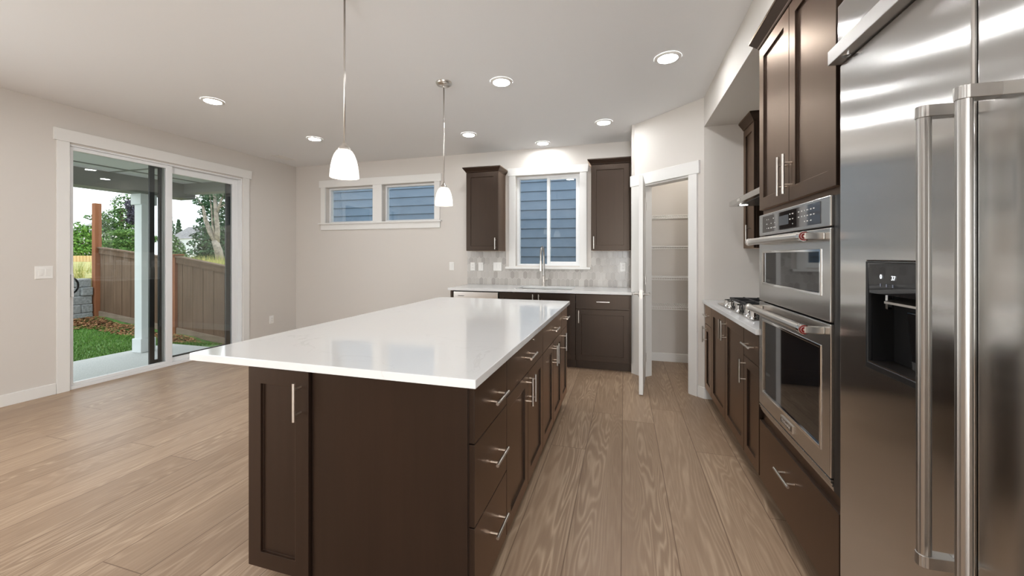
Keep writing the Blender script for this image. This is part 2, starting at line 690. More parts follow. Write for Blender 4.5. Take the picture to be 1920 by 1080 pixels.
b.build('latch_plate', NICKEL, dr)
for z in (.20, 1.02, 1.82):
    b = MB(MD); b.tube([(-.006, DT / 2, z - .045), (-.006, DT / 2, z + .045)], .007, 10); b.build('hinge', NICKEL, dr, smooth=True, auto=40)

# ------------------------------------------------------------------ sliding glass door
sd = sroot('door_1', 'white framed sliding glass patio door in the left wall')
b = MB(); b.box(XL, 2.312, 2.391, XL + .026, 4.323, 2.507); b.build('header_casing', TRIM, sd, bevel=.002)
for y0, y1 in ((2.333, 2.423), (4.20, 4.291)):
    b = MB(); b.box(XL, y0, 0, XL + .019, y1, 2.391); b.build('side_casing', TRIM, sd, bevel=.002)
b = MB(); b.slab('x', XL - .135, XL - .005, 2.423, 4.20, 0, 2.38, [(2.436, 4.183, .03, 2.362)]); b.build('door_frame', VINYL, sd, bevel=.002)
b = MB(); b.slab('x', XL - .055, XL - .018, 2.437, 3.33, .031, 2.361, [(2.464, 3.262, .062, 2.325)]); sp = b.build('sliding_panel', VINYL, sd, bevel=.003)
b = MB(); b.box(XL - .040, 2.462, .060, XL - .034, 3.264, 2.327); b.build('glass_pane', GLASS, sp)
b = MB(); b.slab('x', XL - .098, XL - .061, 3.26, 4.182, .031, 2.361, [(3.325, 4.100, .075, 2.285)]); fp = b.build('fixed_panel', VINYL, sd, bevel=.003)
b = MB(); b.box(XL - .083, 3.323, .073, XL - .077, 4.102, 2.287); b.build('glass_pane', GLASS, fp)
b = MB(); b.box(XL - .0975, 3.225, .035, XL - .062, 3.246, 2.355); b.build('black_interlock', BLACKALU, sd)
b = MB(); b.slab('x', XL - .128, XL - .104, 3.150, 4.182, .031, 2.361, [(3.200, 4.045, .09, 2.325)]); sf = b.build('screen_frame', BLACKALU, sd, bevel=.002)
b = MB(); b.box(XL - .117, 3.199, .089, XL - .1155, 4.046, 2.326); b.build('screen_mesh', SCREEN, sf)
b = MB(); b.box(XL - .104, 3.155, 1.03, XL - .094, 3.196, 1.16); b.build('screen_latch', BLACK, sf)
b = MB(); b.tube([(XL - .054, 2.460, .925), (XL - .075, 2.485, .928), (XL - .092, 2.515, .945), (XL - .10, 2.535, .975), (XL - .10, 2.538, 1.005), (XL - .10, 2.535, 1.035), (XL - .092, 2.515, 1.065), (XL - .075, 2.485, 1.082), (XL - .054, 2.460, 1.085)], .009, 10)
b.build('pull_handle', BLACK, sd, smooth=True, auto=50)
b = MB(); b.box(XL - .018, 2.440, .90, XL - .002, 2.460, 1.12); b.build('latch_plate', VINYL, sd, bevel=.003)

# ------------------------------------------------------------------ windows
w1 = sroot('window_1', 'white cased pair of high windows in the back wall')
b = MB(); b.box(-4.668, YB - .026, 2.378, -2.536, YB, 2.490); b.build('header_casing', TRIM, w1, bevel=.002)
for x0, x1 in ((-4.640, -4.557), (-3.682, -3.522), (-2.647, -2.560)):
    b = MB(); b.box(x0, YB - .019, 1.815, x1, YB, 2.378); b.build('side_casing', TRIM, w1, bevel=.002)
b = MB(); b.box(-4.675, YB - .045, 1.793, -2.530, YB + .09, 1.815); b.build('window_stool', TRIM, w1, bevel=.003)
b = MB(); b.box(-4.640, YB - .019, 1.706, -2.555, YB, 1.793); b.build('apron', TRIM, w1, bevel=.002)
for (x0, x1, z0, z1) in W1:
    b = MB(); b.slab('y', YB + .075, YB + .14, x0, x1, z0, z1, [(x0 + .028, x1 - .028, z0 + .028, z1 - .028)]); fr = b.build('window_frame', VINYL, w1, bevel=.002)
    b = MB(); b.box(x0 + .027, YB + .105, z0 + .027, x1 - .027, YB + .111, z1 - .027); b.build('glass_pane', GLASS, fr)
w2 = sroot('window_2', 'white cased sliding window above the kitchen sink')
b = MB(); b.box(-1.532, YB - .026, 2.388, -.447, YB, 2.490); b.build('header_casing', TRIM, w2, bevel=.002)
for x0, x1 in ((-1.515, -1.425), (-.555, -.465)):
    b = MB(); b.box(x0, YB - .019, 1.150, x1, YB, 2.388); b.build('side_casing', TRIM, w2, bevel=.002)
b = MB(); b.box(-1.560, YB - .050, 1.122, -.415, YB + .08, 1.150); b.build('window_stool', TRIM, w2, bevel=.003)
x0, x1, z0, z1 = W2
b = MB(); b.slab('y', YB + .075, YB + .14, x0, x1, z0 - .01, z1, [(x0 + .035, -1.005, z0 + .022, z1 - .035), (-.965, x1 - .035, z0 + .022, z1 - .035)]); fr = b.build('window_frame', VINYL, w2, bevel=.002)
b = MB(); b.box(x0 + .034, YB + .112, z0 + .021, -1.004, YB + .118, z1 - .034); b.build('glass_pane', GLASS, fr)
b = MB(); b.slab('y', YB + .080, YB + .104, -1.006, x1 - .034, z0 + .022, z1 - .034, [(-.962, x1 - .06, z0 + .055, z1 - .058)]); sh = b.build('window_sash', VINYL, w2, bevel=.002)
b = MB(); b.box(-.963, YB + .089, z0 + .054, x1 - .059, YB + .095, z1 - .057); b.build('glass_pane', GLASS, sh)


# ------------------------------------------------------------------ cabinets
def shaker(root, M, x0, x1, z0, z1, mat=None, handle=None, flat=False, name='door', t=.020):
    """door or drawer front on the plane y=0, facing -y; handle: ('v'|'h', x, z)"""
    b = MB(M)
    fr, rc = .062, .011
    o = [(x0, z0), (x1, z0), (x1, z1), (x0, z1)]
    ring = lambda pts, y: [(p[0], y, p[1]) for p in pts]
    if flat:
        b.rings([ring(o, 0), ring(o, -t)])
    else:
        i = [(x0 + fr, z0 + fr), (x1 - fr, z0 + fr), (x1 - fr, z1 - fr), (x0 + fr, z1 - fr)]
        b.rings([ring(o, 0), ring(o, -t), ring(i, -t), ring(i, -t + rc)])
    d = b.build(name, mat or WOOD, root, bevel=.0016)
    if handle:
        pull(d, M, handle[0], handle[1], handle[2], -t, handle[3] if len(handle) > 3 else .142)
    return d


def pull(parent, M, ori, x, z, y, L=.142):
    b = MB(M)
    h = L / 2
    s = .034
    e = (1, 0) if ori == 'h' else (0, 1)
    P = lambda k, yy: (x + e[0] * k, yy, z + e[1] * k)
    b.tube([P(-h, y - s), P(h, y - s)], .0060, 12)
    for k in (-.048, .048):
        b.tube([P(k, y + .001), P(k, y - s)], .0045, 10)
    return b.build('bar_handle', NICKEL, parent, smooth=True, auto=40)


def carcass(root, M, w, d, h, toe=.105, z0=0):
    b = MB(M)
    if toe:
        poly = [(0, toe), (.065, toe), (.065, 0), (d, 0), (d, h), (0, h)]
    else:
        poly = [(0, z0), (d, z0), (d, h), (0, h)]
    b.prism(poly, 'x', .0008, w - .0008)
    return b.build('cabinet_body', WOOD, root, bevel=.001)


def base_cabinet(label, loc, rz, w, d, lay, h=.868, group=None, name='base_cabinet', toe=.105, body=None):
    r = thing(name, label, 'cabinet', loc, rz, group)
    M = WM[r.name]
    carcass(r, M, w, d, body or h, toe)
    g = .002
    for it in lay:
        k, a0, a1, c0, c1, hd = it
        shaker(r, M, a0 + g, a1 - g, c0 + g, c1 - g, handle=hd, flat=(k == 'drawer'), name='drawer' if k == 'drawer' else 'door')
    return r


ZT, ZD = .862, .695
Z0 = .108
# --- back run (front at y = 4.49, door faces at 4.47)
BY = 4.49
r = thing('cabinet_end_panel', 'thin dark wood end panel left of the dishwasher', 'panel', (-2.088, BY - .02, 0))
b = MB(); b.box(-2.088, BY - .02, 0, -2.060, YB - .002, .868); b.build('panel', WOOD, r, bevel=.001)
w = .918
base_cabinet('dark wood sink base cabinet with two tall doors under the window', (-1.450, BY, 0), 0, w, .62,
             [('door', 0, w / 2, Z0, ZT, ('v', w / 2 - .035, ZT - .085)), ('door', w / 2, w, Z0, ZT, ('v', w / 2 + .035, ZT - .085))], body=.685)
w = .608
base_cabinet('dark wood base cabinet with one drawer over one door beside the pantry', (-.530, BY, 0), 0, w, .62,
             [('drawer', 0, w - .02, ZD, ZT, ('h', w / 2, .782)), ('door', 0, w - .02, Z0, ZD, ('v', .036, ZD - .085))])
# --- island
IX = -.50
isl = [
    (1.212, 1.585, 'dark wood three drawer cabinet at the near corner of the island',
     lambda w: [('drawer', 0, w, .668, ZT, ('h', w / 2 + .03, .755)), ('drawer', 0, w, .388, .668, ('h', w / 2 + .03, .528)), ('drawer', 0, w, Z0, .388, ('h', w / 2 + .03, .262))]),
    (1.585, 2.352, 'dark wood island cabinet with two doors under a drawer with a small lock', None),
    (2.352, 3.095, 'dark wood two door island cabinet, second from the far end', None),
    (3.095, 3.405, 'narrow dark wood island cabinet with one door at the far end',
     lambda w: [('drawer', 0, w, ZD, ZT, ('h', w / 2, .782)), ('door', 0, w, Z0, ZD, ('v', .04, ZD - .09))]),
]
for y0, y1, lab, lay in isl:
    w = y1 - y0
    if lay is None:
        L = [('drawer', 0, w, ZD, ZT, ('h', w / 2, .782)), ('door', 0, w / 2, Z0, ZD, ('v', w / 2 - .033, ZD - .09)), ('door', w / 2, w, Z0, ZD, ('v', w / 2 + .033, ZD - .09))]
    else:
        L = lay(w)
    r = base_cabinet(lab, (IX, y0, 0), R(90), w, .612, L)
    if y0 < 1.3:
        b = MB(); b.box(-1.132, 1.206, 0, -.502, 1.2115, .868); b.build('end_panel', WOOD, r, bevel=.001)
    elif y0 < 1.6:
        b = MB(); b.tube([(-.481, 2.10, .838), (-.4765, 2.10, .838)], .008, 16)
        pr = next(c for c in r.children if c.name.startswith('drawer'))
        b.build('drawer_lock', CHROME, pr, smooth=True, auto=40)
r = base_cabinet('tall single door dark wood cabinet facing the near end of the island', (-1.430, 1.2115, 0), 0, .296, .60,
                 [('door', 0, .294, .078, ZT + .002, ('v', .294 - .036, ZT - .105))], toe=.075)
r = thing('island_back_panel', 'dark wood panelled back of the island under the counter overhang', 'panel', (-1.43, 1.82, 0))
b = MB(); b.box(-1.430, 1.815, 0, -1.118, 3.403, .866); b.build('panel', WOOD, r, bevel=.001)


def slab_top(name, label, x0, y0, x1, y1, holes=()):
    b = MB()
    b.slab('z', .870, .900, x0, x1, y0, y1, holes)
    o = b.build(name, QUARTZ, None, bevel=.0022)
    return tag(o, label, 'countertop')


slab_top('island_countertop', 'large white quartz island top overhanging on its left side', -1.718, 1.171, -.459, 3.440)
SH = (-1.285, -.595, 4.575, 4.985)
slab_top('sink_countertop', 'white quartz counter under the window with the sink cut out', -2.113, 4.440, .0805, YB - .001, [SH])
slab_top('range_countertop', 'white quartz counter under the gas cooktop', .685, 2.3935, XR - .001, 3.889, [(.80, 1.22, 2.75, 3.54)])

# --- right run
RX = .722
y0 = 3.888
w = 3.888 - 3.592
base_cabinet('narrow dark wood drawer and door cabinet tucked against the pantry wall', (RX, y0, 0), R(-90), w, .60,
             [('drawer', .03, w, ZD, ZT, ('h', w / 2 + .02, .782)), ('door', .03, w, Z0, ZD, ('v', w - .20, ZD - .09))])
w = 3.592 - 2.676
base_cabinet('wide two door dark wood cabinet under the gas cooktop', (RX, 3.592, 0), R(-90), w, .60,
             [('door', 0, w / 2, Z0, ZT, ('v', w / 2 - .033, ZT - .10)), ('door', w / 2, w, Z0, ZT, ('v', w / 2 + .033, ZT - .10))])
w = 2.676 - 2.395
base_cabinet('dark wood drawer over door cabinet next to the wall oven', (RX, 2.676, 0), R(-90), w, .60,
             [('drawer', 0, w, ZD, ZT, ('h', w / 2, .782)), ('door', 0, w, Z0, ZD, ('v', .036, ZD - .09))])


def crown(M, x0, x1, y0, y1, z, h=.064, sides=(1, 1), mat=None, parent=None):
    b = MB(M)
    rr = []
    for t, o in ((0, .002), (.10, .006), (.18, .008), (.75, .036), (.80, .040), (1.0, .040)):
        rr.append([(x0 - o * sides[0], y0 - o, z + h * t), (x1 + o * sides[1], y0 - o, z + h * t), (x1 + o * sides[1], y1, z + h * t), (x0 - o * sides[0], y1, z + h * t)])
    b.rings(rr)
    return b.build('crown_moulding', mat or WOOD, parent, bevel=.001)


def wall_cabinet(label, loc, rz, w, d, z0, z1, doors, sides=(1, 1), top=None):
    r = thing('wall_cabinet', label, 'cabinet', loc, rz)
    M = WM[r.name]
    b = MB(M); b.prism([(0, z0), (d, z0), (d, z1), (0, z1)], 'x', 0, w); b.build('cabinet_body', WOOD, r, bevel=.001)
    for a0, a1, hd in doors:
        shaker(r, M, a0 + .002, a1 - .002, z0 + .002, z1 - .004, handle=hd)
    crown(M, 0, w, -.020, d, z1, (top or z1 + .064) - z1, sides, None, r)
    return r


wall_cabinet('dark wood wall cabinet left of the sink window', (-2.016, 4.82, 0), 0, .447, YB - 4.82 - .001, 1.363, 2.400, [(0, .447, ('v', .447 - .035, 1.363 + .095, .15))])
wall_cabinet('dark wood wall cabinet between the sink window and the pantry', (-.386, 4.82, 0), 0, .466, YB - 4.82 - .001, 1.363, 2.400, [(0, .446, ('v', .035, 1.363 + .095, .15))], (1, 0))
wall_cabinet('slim dark wood wall cabinet beside the range hood', (1.018 + .02, 3.888, 0), R(-90), .290, XR - 1.038 - .001, 1.363, 2.402, [(0, .290, ('v', .29 - .09, 1.363 + .12, .15))], (0, 1), 2.4715)

# tall oven cabinet
oc = thing('oven_cabinet', 'tall dark wood cabinet holding the built in double oven', 'cabinet', (RX, 2.393, 0), R(-90))
M = WM[oc.name]
OW = 2.393 - 1.572
OD = .60
for a0, a1 in ((0, .018), (OW - .018, OW)):
    b = MB(M); b.prism([(.0005, .105), (.065, .105), (.065, 0), (OD, 0), (OD, 2.41), (.0005, 2.41)], 'x', a0, a1); b.build('side_panel', WOOD, oc)
b = MB(M); b.slab('y', -.0005, .018, .0185, OW - .0185, .105, 2.41, [(.030, OW - .074, .475, 1.510)]); b.build('face_frame', WOOD, oc)
b = MB(M); b.box(.019, .065, 0, OW - .019, .08, .104); b.build('toe_kick', WOOD, oc)
b = MB(M); b.box(.019, .019, .425, OW - .019, OD - .01, .443); b.build('oven_shelf', WOOD, oc)
b = MB(M); b.box(.019, .019, 1.525, OW - .019, OD - .01, 1.541); b.build('oven_shelf', WOOD, oc)
b = MB(M); b.box(.0, .0, 2.4101, OW, OD, 2.4105); b.build('top_panel', WOOD, oc)
shaker(oc, M, .003, .394, 1.543, 2.408, handle=('v', .394 - .030, 1.543 + .115, .175))
shaker(oc, M, .397, .794, 1.543, 2.408, handle=('v', .397 + .030, 1.543 + .115, .175))
shaker(oc, M, .008, .815, .105, .420, handle=('h', .40, .315, .16), flat=True, name='drawer')
crown(M, 0, OW, -.020, OD, 2.411, .0605, (1, 0), None, oc)

# ------------------------------------------------------------------ double wall oven
ov = thing('wall_oven', 'stainless steel double wall oven with microwave above and glass doors', 'oven', (.700, 2.386, .462), R(-90))
MO = Matrix.Translation((.700, 2.386, 0)) @ Matrix.Rotation(R(-90), 4, 'Z')
OVW = .754


def face_with_hole(b, w0, w1, z0, z1, hole, y0, y1, rec):
    o = [(w0, z0), (w1, z0), (w1, z1), (w0, z1)]
    a0, a1, c0, c1 = hole
    i = [(a0, c0), (a1, c0), (a1, c1), (a0, c1)]
    ring = lambda pts, y: [(p[0], y, p[1]) for p in pts]
    b.rings([ring(o, y1), ring(o, y0), ring(i, y0), ring(i, y0 + rec)])


b = MB(MO); b.box(.036, .045, .480, OVW - .036, .56, 1.505); b.build('oven_box', DSTEEL, ov)
b = MB(MO); b.box(.0, .0, 1.404, OVW, .0215, 1.515); cp = b.build('control_panel', STEEL, ov, bevel=.004)
b = MB(MO); b.box(.060, -.0015, 1.419, .684, .002, 1.502); cg = b.build('control_glass', simple('control_panel_glass', (.055, .05, .048, 1), .04, 0, **{'Specular IOR Level': .9}), cp)
b = MB(MO); b.box(.268, -.0022, 1.423, .475, -.0012, 1.498); b.build('display_screen', GLOSSB, cp)
b = MB(MO); b.box(.285, -.0028, 1.44, .395, -.002, 1.483); b.build('display_readout', simple('lcd_grey', srgb(70, 74, 80), .2), cp)
GLYPH = simple('panel_print', srgb(215, 213, 210), .4)
rnd = random.Random(4)
for cx in (.125, .150, .185, .215, .235, .412, .440, .50, .53, .555, .58, .61, .635):
    for cz in (1.438, 1.460, 1.482):
        if rnd.random() < .82:
            ww = rnd.choice((.006, .010, .013))
            b = MB(MO)
            b.box(cx - ww / 2, -.0030, cz - .0022, cx + ww / 2, -.0020, cz + .0022)
            b.build('printed_mark', GLYPH, cp)


def oven_door(z0, z1, hole, hz, nm):
    b = MB(MO)
    face_with_hole(b, 0, OVW, z0, z1, hole, 0, .0215, .006)
    d = b.build(nm, STEEL, ov, bevel=.0035)
    a0, a1, c0, c1 = hole
    b = MB(MO); b.box(a0 + .002, .004, c0 + .002, a1 - .002, .0195, c1 - .002)
    b.build('window_glass', GLOSSB, d)
    b = MB(MO); b.slab('y', -.003, .006, a0 - .008, a1 + .008, c0 - .008, c1 + .008, [(a0 + .004, a1 - .004, c0 + .004, c1 - .004)])
    b.build('window_trim', CHROME, d, bevel=.002)
    h = MB(MO)
    h.tube([(.060, -.062, hz), (.694, -.062, hz)], .0165, 24)
    hd = h.build('bar_handle', NICKEL, ov, smooth=True, auto=40)
    for sgn, xx in ((-1, .052), (1, .702)):
        b = MB(MO); b.tube([(xx - sgn * .016, -.062, hz), (xx + sgn * .006, -.062, hz)], .0190, 24); b.build('handle_collar', CHROME, hd, smooth=True, auto=40)
        b = MB(MO); b.box(xx - .012, -.062, hz - .013, xx + .012, 0.0, hz + .013); b.build('handle_bracket', NICKEL, hd, bevel=.003)
    b = MB(MO); b.tube([(.708, -.062, hz), (.7105, -.062, hz)], .0165, 24); 
    b.mi = 1
    n = 16
    for k in range(n):
        pass
    b.lathe([(0, 0)] * 2, (0, 0, 0)) if False else None
    pts = [(.7112, -.062 + .0115 * math.cos(2 * math.pi * k / 24), hz + .0115 * math.sin(2 * math.pi * k / 24)) for k in range(25)]
    b.tube(pts, .0009, 6)
    b.tube([(.7105, -.062, hz), (.7115, -.062, hz)], .004, 12)
    b.build('red_medallion', [RED, NICKEL], hd)
    return d


b = MB(MO); b.box(.7555, .010, .470, .806, .0212, 1.512); b.build('gap_strip', BLACK, ov)  # flat black strip across the gap between oven doors and cabinet frame
oven_door(1.063, 1.400, (.060, .680, 1.158, 1.318), 1.372, 'microwave_door')
ld = oven_door(.512, 1.057, (.060, .680, .590, .962), 1.027, 'oven_door')
b = MB(MO); b.box(.31, -.006, .532, .445, 0.001, .566); bd = b.build('name_badge', NICKEL, ov, bevel=.002)
b = MB(MO); b.box(.317, -.0066, .538, .438, -.0058, .560); b.build('badge_inset', simple('badge_grey', srgb(120, 114, 108), .3, .8), bd)


def text(s, size, M, mat, parent, name, ext=.0004):
    cu = bpy.data.curves.new('lettering', 'FONT')
    cu.body = s
    cu.size = size
    cu.extrude = ext
    cu.align_x = 'CENTER'
    cu.align_y = 'CENTER'
    to = bpy.data.objects.new('lettering_source', cu)
    COL.objects.link(to)
    dg = bpy.context.evaluated_depsgraph_get()
    me = bpy.data.meshes.new_from_object(to.evaluated_get(dg))
    bpy.data.objects.remove(to)
    me.transform(WM[parent.name].inverted() @ M)
    me.materials.clear()
    me.materials.append(mat)
    o = bpy.data.objects.new(name, me)
    COL.objects.link(o)
    o.parent = parent
    WM[o.name] = WM[parent.name]
    return o


TXF = Matrix.Rotation(R(90), 4, 'X')    # text lying in xy -> standing in xz, facing -y
text('KitchenAid', .021, MO @ Matrix.Translation((.3775, -.0070, .549)) @ TXF, simple('badge_letter', srgb(225, 222, 218), .3, .6), bd, 'lettering')
b = MB(MO)
for k, (zz, yy) in enumerate(((.503, .0), (.491, .004), (.479, .008))):
    b.box(0, yy, zz - .004, OVW, .0215, zz + .005)
b.box(0.001, .012, .466, OVW - .001, .0214, .508)
b.build('vent_trim', STEEL, ov, bevel=.0015)

# ------------------------------------------------------------------ refrigerator
FX = .688
fr = thing('refrigerator', 'tall stainless steel side by side refrigerator with a water dispenser', 'refrigerator', (FX, 1.545, 0), R(-90))
MF = WM[fr.name]           # local x: from its left edge to the right, local y: into the fridge
FW = 1.545 - .326
SM = 1.545 - 1.025
b = MB(MF); b.box(.004, .070, .0, FW - .004, XR - FX - .01, 2.126); b.build('cabinet_body', DSTEEL, fr)
b = MB(MF); b.box(.004, .03, .0, FW - .004, .069, .10); b.build('toe_grille', BLACK, fr)
DX0, DX1, DZ0, DZ1 = 1.545 - 1.391, 1.545 - 1.180, .978, 1.282


def dome_door(x0, x1, z0, z1, hole=None):
    """slightly crowned stainless door skin"""
    b = MB(MF)
    if hole:
        b.slab('y', 0, .068, x0, x1, z0, z1, [hole])
    else:
        b.slab('y', 0, .068, x0, x1, z0, z1)
    return b


fd = dome_door(.001, SM - .004, .11, 1.930, (DX0, DX1, DZ0, DZ1)).build('freezer_door', FSTEEL, fr, bevel=.006, seg=3)
rd = dome_door(SM + .004, FW - .001, .11, 1.930).build('refrigerator_door', FSTEEL, fr, bevel=.006, seg=3)
b = MB(MF); b.box(SM - .0035, .030, .12, SM + .0035, .066, 1.92); b.build('door_gasket', BLACK, fr)
b = MB(MF); b.box(0, -.006, 1.983, FW, .068, 2.127); b.build('top_panel', FSTEEL, fr, bevel=.004)
b = MB(MF); b.prism([(-.033, 1.934), (.0, 1.934), (.0675, 1.934), (.0675, 1.981), (-.033, 1.981)], 'x', -.001, FW); b.build('top_trim_bar', BARST, fr, bevel=.002)
b = MB(MF); b.tube([(.07, -.012, 1.9342), (.07, -.012, 1.931)], .012, 16); b.build('hinge_cover', CHROME, fr)


def fridge_handle(door, x):
    b = MB(MF)
    n = 28
    z0, z1 = .640, 1.606
    ring = []
    for z in (z0, z1):
        ring.append([(x + (.0125 - (.0006 if k % 2 else 0)) * math.cos(2 * math.pi * k / n), -.050 + (.0125 - (.0006 if k % 2 else 0)) * math.sin(2 * math.pi * k / n), z) for k in range(n)])
    b.rings(ring)
    h = b.build('bar_handle', SATIN, fr, smooth=True, auto=30)
    for zc0, zc1 in ((1.604, 1.630), (.616, .642)):
        b = MB(MF)
        pts = []
        for k in range(13):
            a = math.pi + math.pi * k / 12
            rr = .0148 - (.0010 if k % 2 else 0)
            pts.append((x + rr * math.cos(a), -.050 + rr * math.sin(a)))
        pts += [(x + .0125, .0005), (x - .0125, .0005)]
        b.prism(pts, 'z', zc0, zc1)
        b.build('handle_bracket', SATIN, h, bevel=.001)


fridge_handle(fd, SM - .056)
fridge_handle(rd, SM + .050)
# dispenser
b = MB(MF); b.slab('y', -.002, .010, DX0 - .005, DX1 + .005, DZ0 - .006, DZ1 + .002, [(DX0 + .004, DX1 - .004, DZ0 + .012, DZ1 - .003)]); dp = b.build('water_dispenser', BLACK, fr, bevel=.002)
b = MB(MF)
b.box(DX0 + .001, .062, DZ0 + .001, DX1 - .001, .066, DZ1 - .001)
b.build('cavity_back', BLACK, dp)
b = MB(MF)
q = lambda y: [(DX0 + .0005, y, DZ0 + .0005), (DX1 - .0005, y, DZ0 + .0005), (DX1 - .0005, y, DZ1 - .0005), (DX0 + .0005, y, DZ1 - .0005)]
q2 = lambda y: [(DX0 + .0035, y, DZ0 + .0035), (DX1 - .0035, y, DZ0 + .0035), (DX1 - .0035, y, DZ1 - .0035), (DX0 + .0035, y, DZ1 - .0035)]
b.rings([q(.0105), q(.0615), q2(.0615), q2(.0105), q(.0105)], cap=False)
b.build('cavity_liner', BLACK, dp)
b = MB(MF); b.rings([[(DX0 + .002, .001, 1.192), (DX1 - .002, .001, 1.192), (DX1 - .002, .03, 1.192), (DX0 + .002, .03, 1.192)], [(DX0 + .002, -.001, 1.2805), (DX1 - .002, -.001, 1.2805), (DX1 - .002, .03, 1.2805), (DX0 + .002, .03, 1.2805)]])
dc = b.build('dispenser_display', GLOSSB, dp)
DIG = m_emit('led_digits', (.85, .93, 1, 1), 1.1)
text('0', .017, MF @ Matrix.Translation((DX0 + .066, -.0015, 1.241)) @ TXF, DIG, dp, 'digit_readout')
text('37', .017, MF @ Matrix.Translation((DX0 + .118, -.0015, 1.239)) @ TXF, DIG, dp, 'digit_readout')
for k, xx in enumerate((.062, .088, .114)):
    b = MB(MF); b.box(DX0 + xx - .0012, -.0012, 1.214, DX0 + xx + .0012, .0005, 1.222); b.build('touch_mark', simple('touch_print_%d' % k, srgb(120, 125, 140), .3), dp)
b = MB(MF); b.prism([(.050, 1.160), (.004, 1.168), (.004, 1.174), (.050, 1.186)], 'x', DX0 + .07, DX1 - .01); b.build('nozzle_shelf', NICKEL, dp)
b = MB(MF); b.box(DX0 + .045, .02, 1.150, DX0 + .055, .03, 1.190); b.build('water_spout', CHROME, dp)
b = MB(MF); b.prism([(.058, 1.150), (.034, 1.150), (.046, .995), (.060, .995)], 'x', DX0 + .105, DX0 + .165); b.build('paddle', GLOSSB, dp, bevel=.003)
b = MB(MF); b.box(DX0 + .005, .0, DZ0 + .010, DX1 - .005, .060, DZ0 + .016); tr = b.build('drip_tray', simple('tray_steel', (.25, .22, .20, 1), .3, 1), dp)

# filler panel above the refrigerator
wc = thing('bridge_cabinet', 'shadowed dark wood cabinet above the refrigerator', 'cabinet', (.75, 1.57, 2.15), R(-90))
M = WM[wc.name]
b = MB(); b.box(.775, .326, 2.150, XR - .002, 1.570, 2.470); b.build('cabinet_body', WOOD, wc)
Mw = Matrix.Translation((.775, 1.57, 0)) @ Matrix.Rotation(R(-90), 4, 'Z')
shaker(wc, Mw, .003, .62, 2.155, 2.465)
shaker(wc, Mw, .623, 1.24, 2.155, 2.465)

# ------------------------------------------------------------------ dishwasher, sink, faucet
dw = thing('dishwasher', 'stainless steel dishwasher under the left end of the sink counter', 'dishwasher', (-2.055, 4.49, 0))
b = MB(); b.box(-2.052, 4.52, .105, -1.458, 5.10, .864); b.build('tub', DSTEEL, dw)
b = MB(); b.box(-2.049, 4.470, .115, -1.461, 4.519, .857); dd = b.build('door', STEEL, dw, bevel=.004)
b = MB(); b.box(-1.985, 4.4685, .800, -1.905, 4.4705, .806); b.build('vent_slot', BLACK, dd)
b = MB(); b.box(-2.049, 4.50, .859, -1.461, 4.519, .868); b.build('control_strip', BLACK, dw)
b = MB(); b.box(-2.049, 4.56, 0.0, -1.461, 4.60, .104); b.build('toe_kick', TOE, dw)
sk = thing('undermount_sink', 'stainless steel sink set into the counter under the window', 'sink', (-.94, 4.78, .70))
sx0, sx1, sy0, sy1 = SH
b = MB()
o = lambda e, z: [(sx0 + e, sy0 + e, z), (sx1 - e, sy0 + e, z), (sx1 - e, sy1 - e, z), (sx0 + e, sy1 - e, z)]
b.rings([o(-.012, .8695), o(.006, .8695), o(.010, .72), o(.03, .70), o(.16, .695)], cap=False)
b.quad(*o(.16, .695))
b.build('bowl', STEEL, sk)
b = MB(); b.lathe([(.001, .004), (.030, .004), (.044, 0), (.044, -.003)], (-.94, 4.78, .698), 20, True); b.build('drain', CHROME, sk)
fc = thing('kitchen_faucet', 'tall stainless gooseneck pull down faucet behind the sink', 'faucet', (-1.016, 5.045, .90))
FXC, FYC = -1.016, 5.045
b = MB(); b.lathe([(.027, .001), (.027, .006), (.0225, .012), (.0225, .125), (.019, .135), (.0145, .14)], (FXC, FYC, .90), 24, True); b.build('faucet_body', NICKEL, fc, smooth=True, auto=40)
pts = [(FXC, FYC, 1.035), (FXC, FYC, 1.30)]
for k in range(1, 13):
    a = math.pi * k / 12
    pts.append((FXC, FYC - .095 + .095 * math.cos(a), 1.30 + .115 * math.sin(a)))
pts.append((FXC, FYC - .19, 1.235))
b = MB(); b.tube(pts, .0135, 16); b.build('gooseneck', SATIN, fc, smooth=True, auto=50)
b = MB(); b.tube([(FXC, FYC - .19, 1.240), (FXC, FYC - .19, 1.20), (FXC, FYC - .19, 1.165), (FXC, FYC - .19, 1.105)], [.013, .016, .019, .022], 16); b.build('spray_head', NICKEL, fc, smooth=True, auto=40)
b = MB(); b.tube([(FXC + .015, FYC, .985), (FXC + .052, FYC - .004, .985)], .014, 14); b.tube([(FXC + .050, FYC - .004, .985), (FXC + .068, FYC - .012, 1.015), (FXC + .076, FYC - .018, 1.055)], [.008, .007, .006], 10); b.build('lever', NICKEL, fc, smooth=True, auto=40)

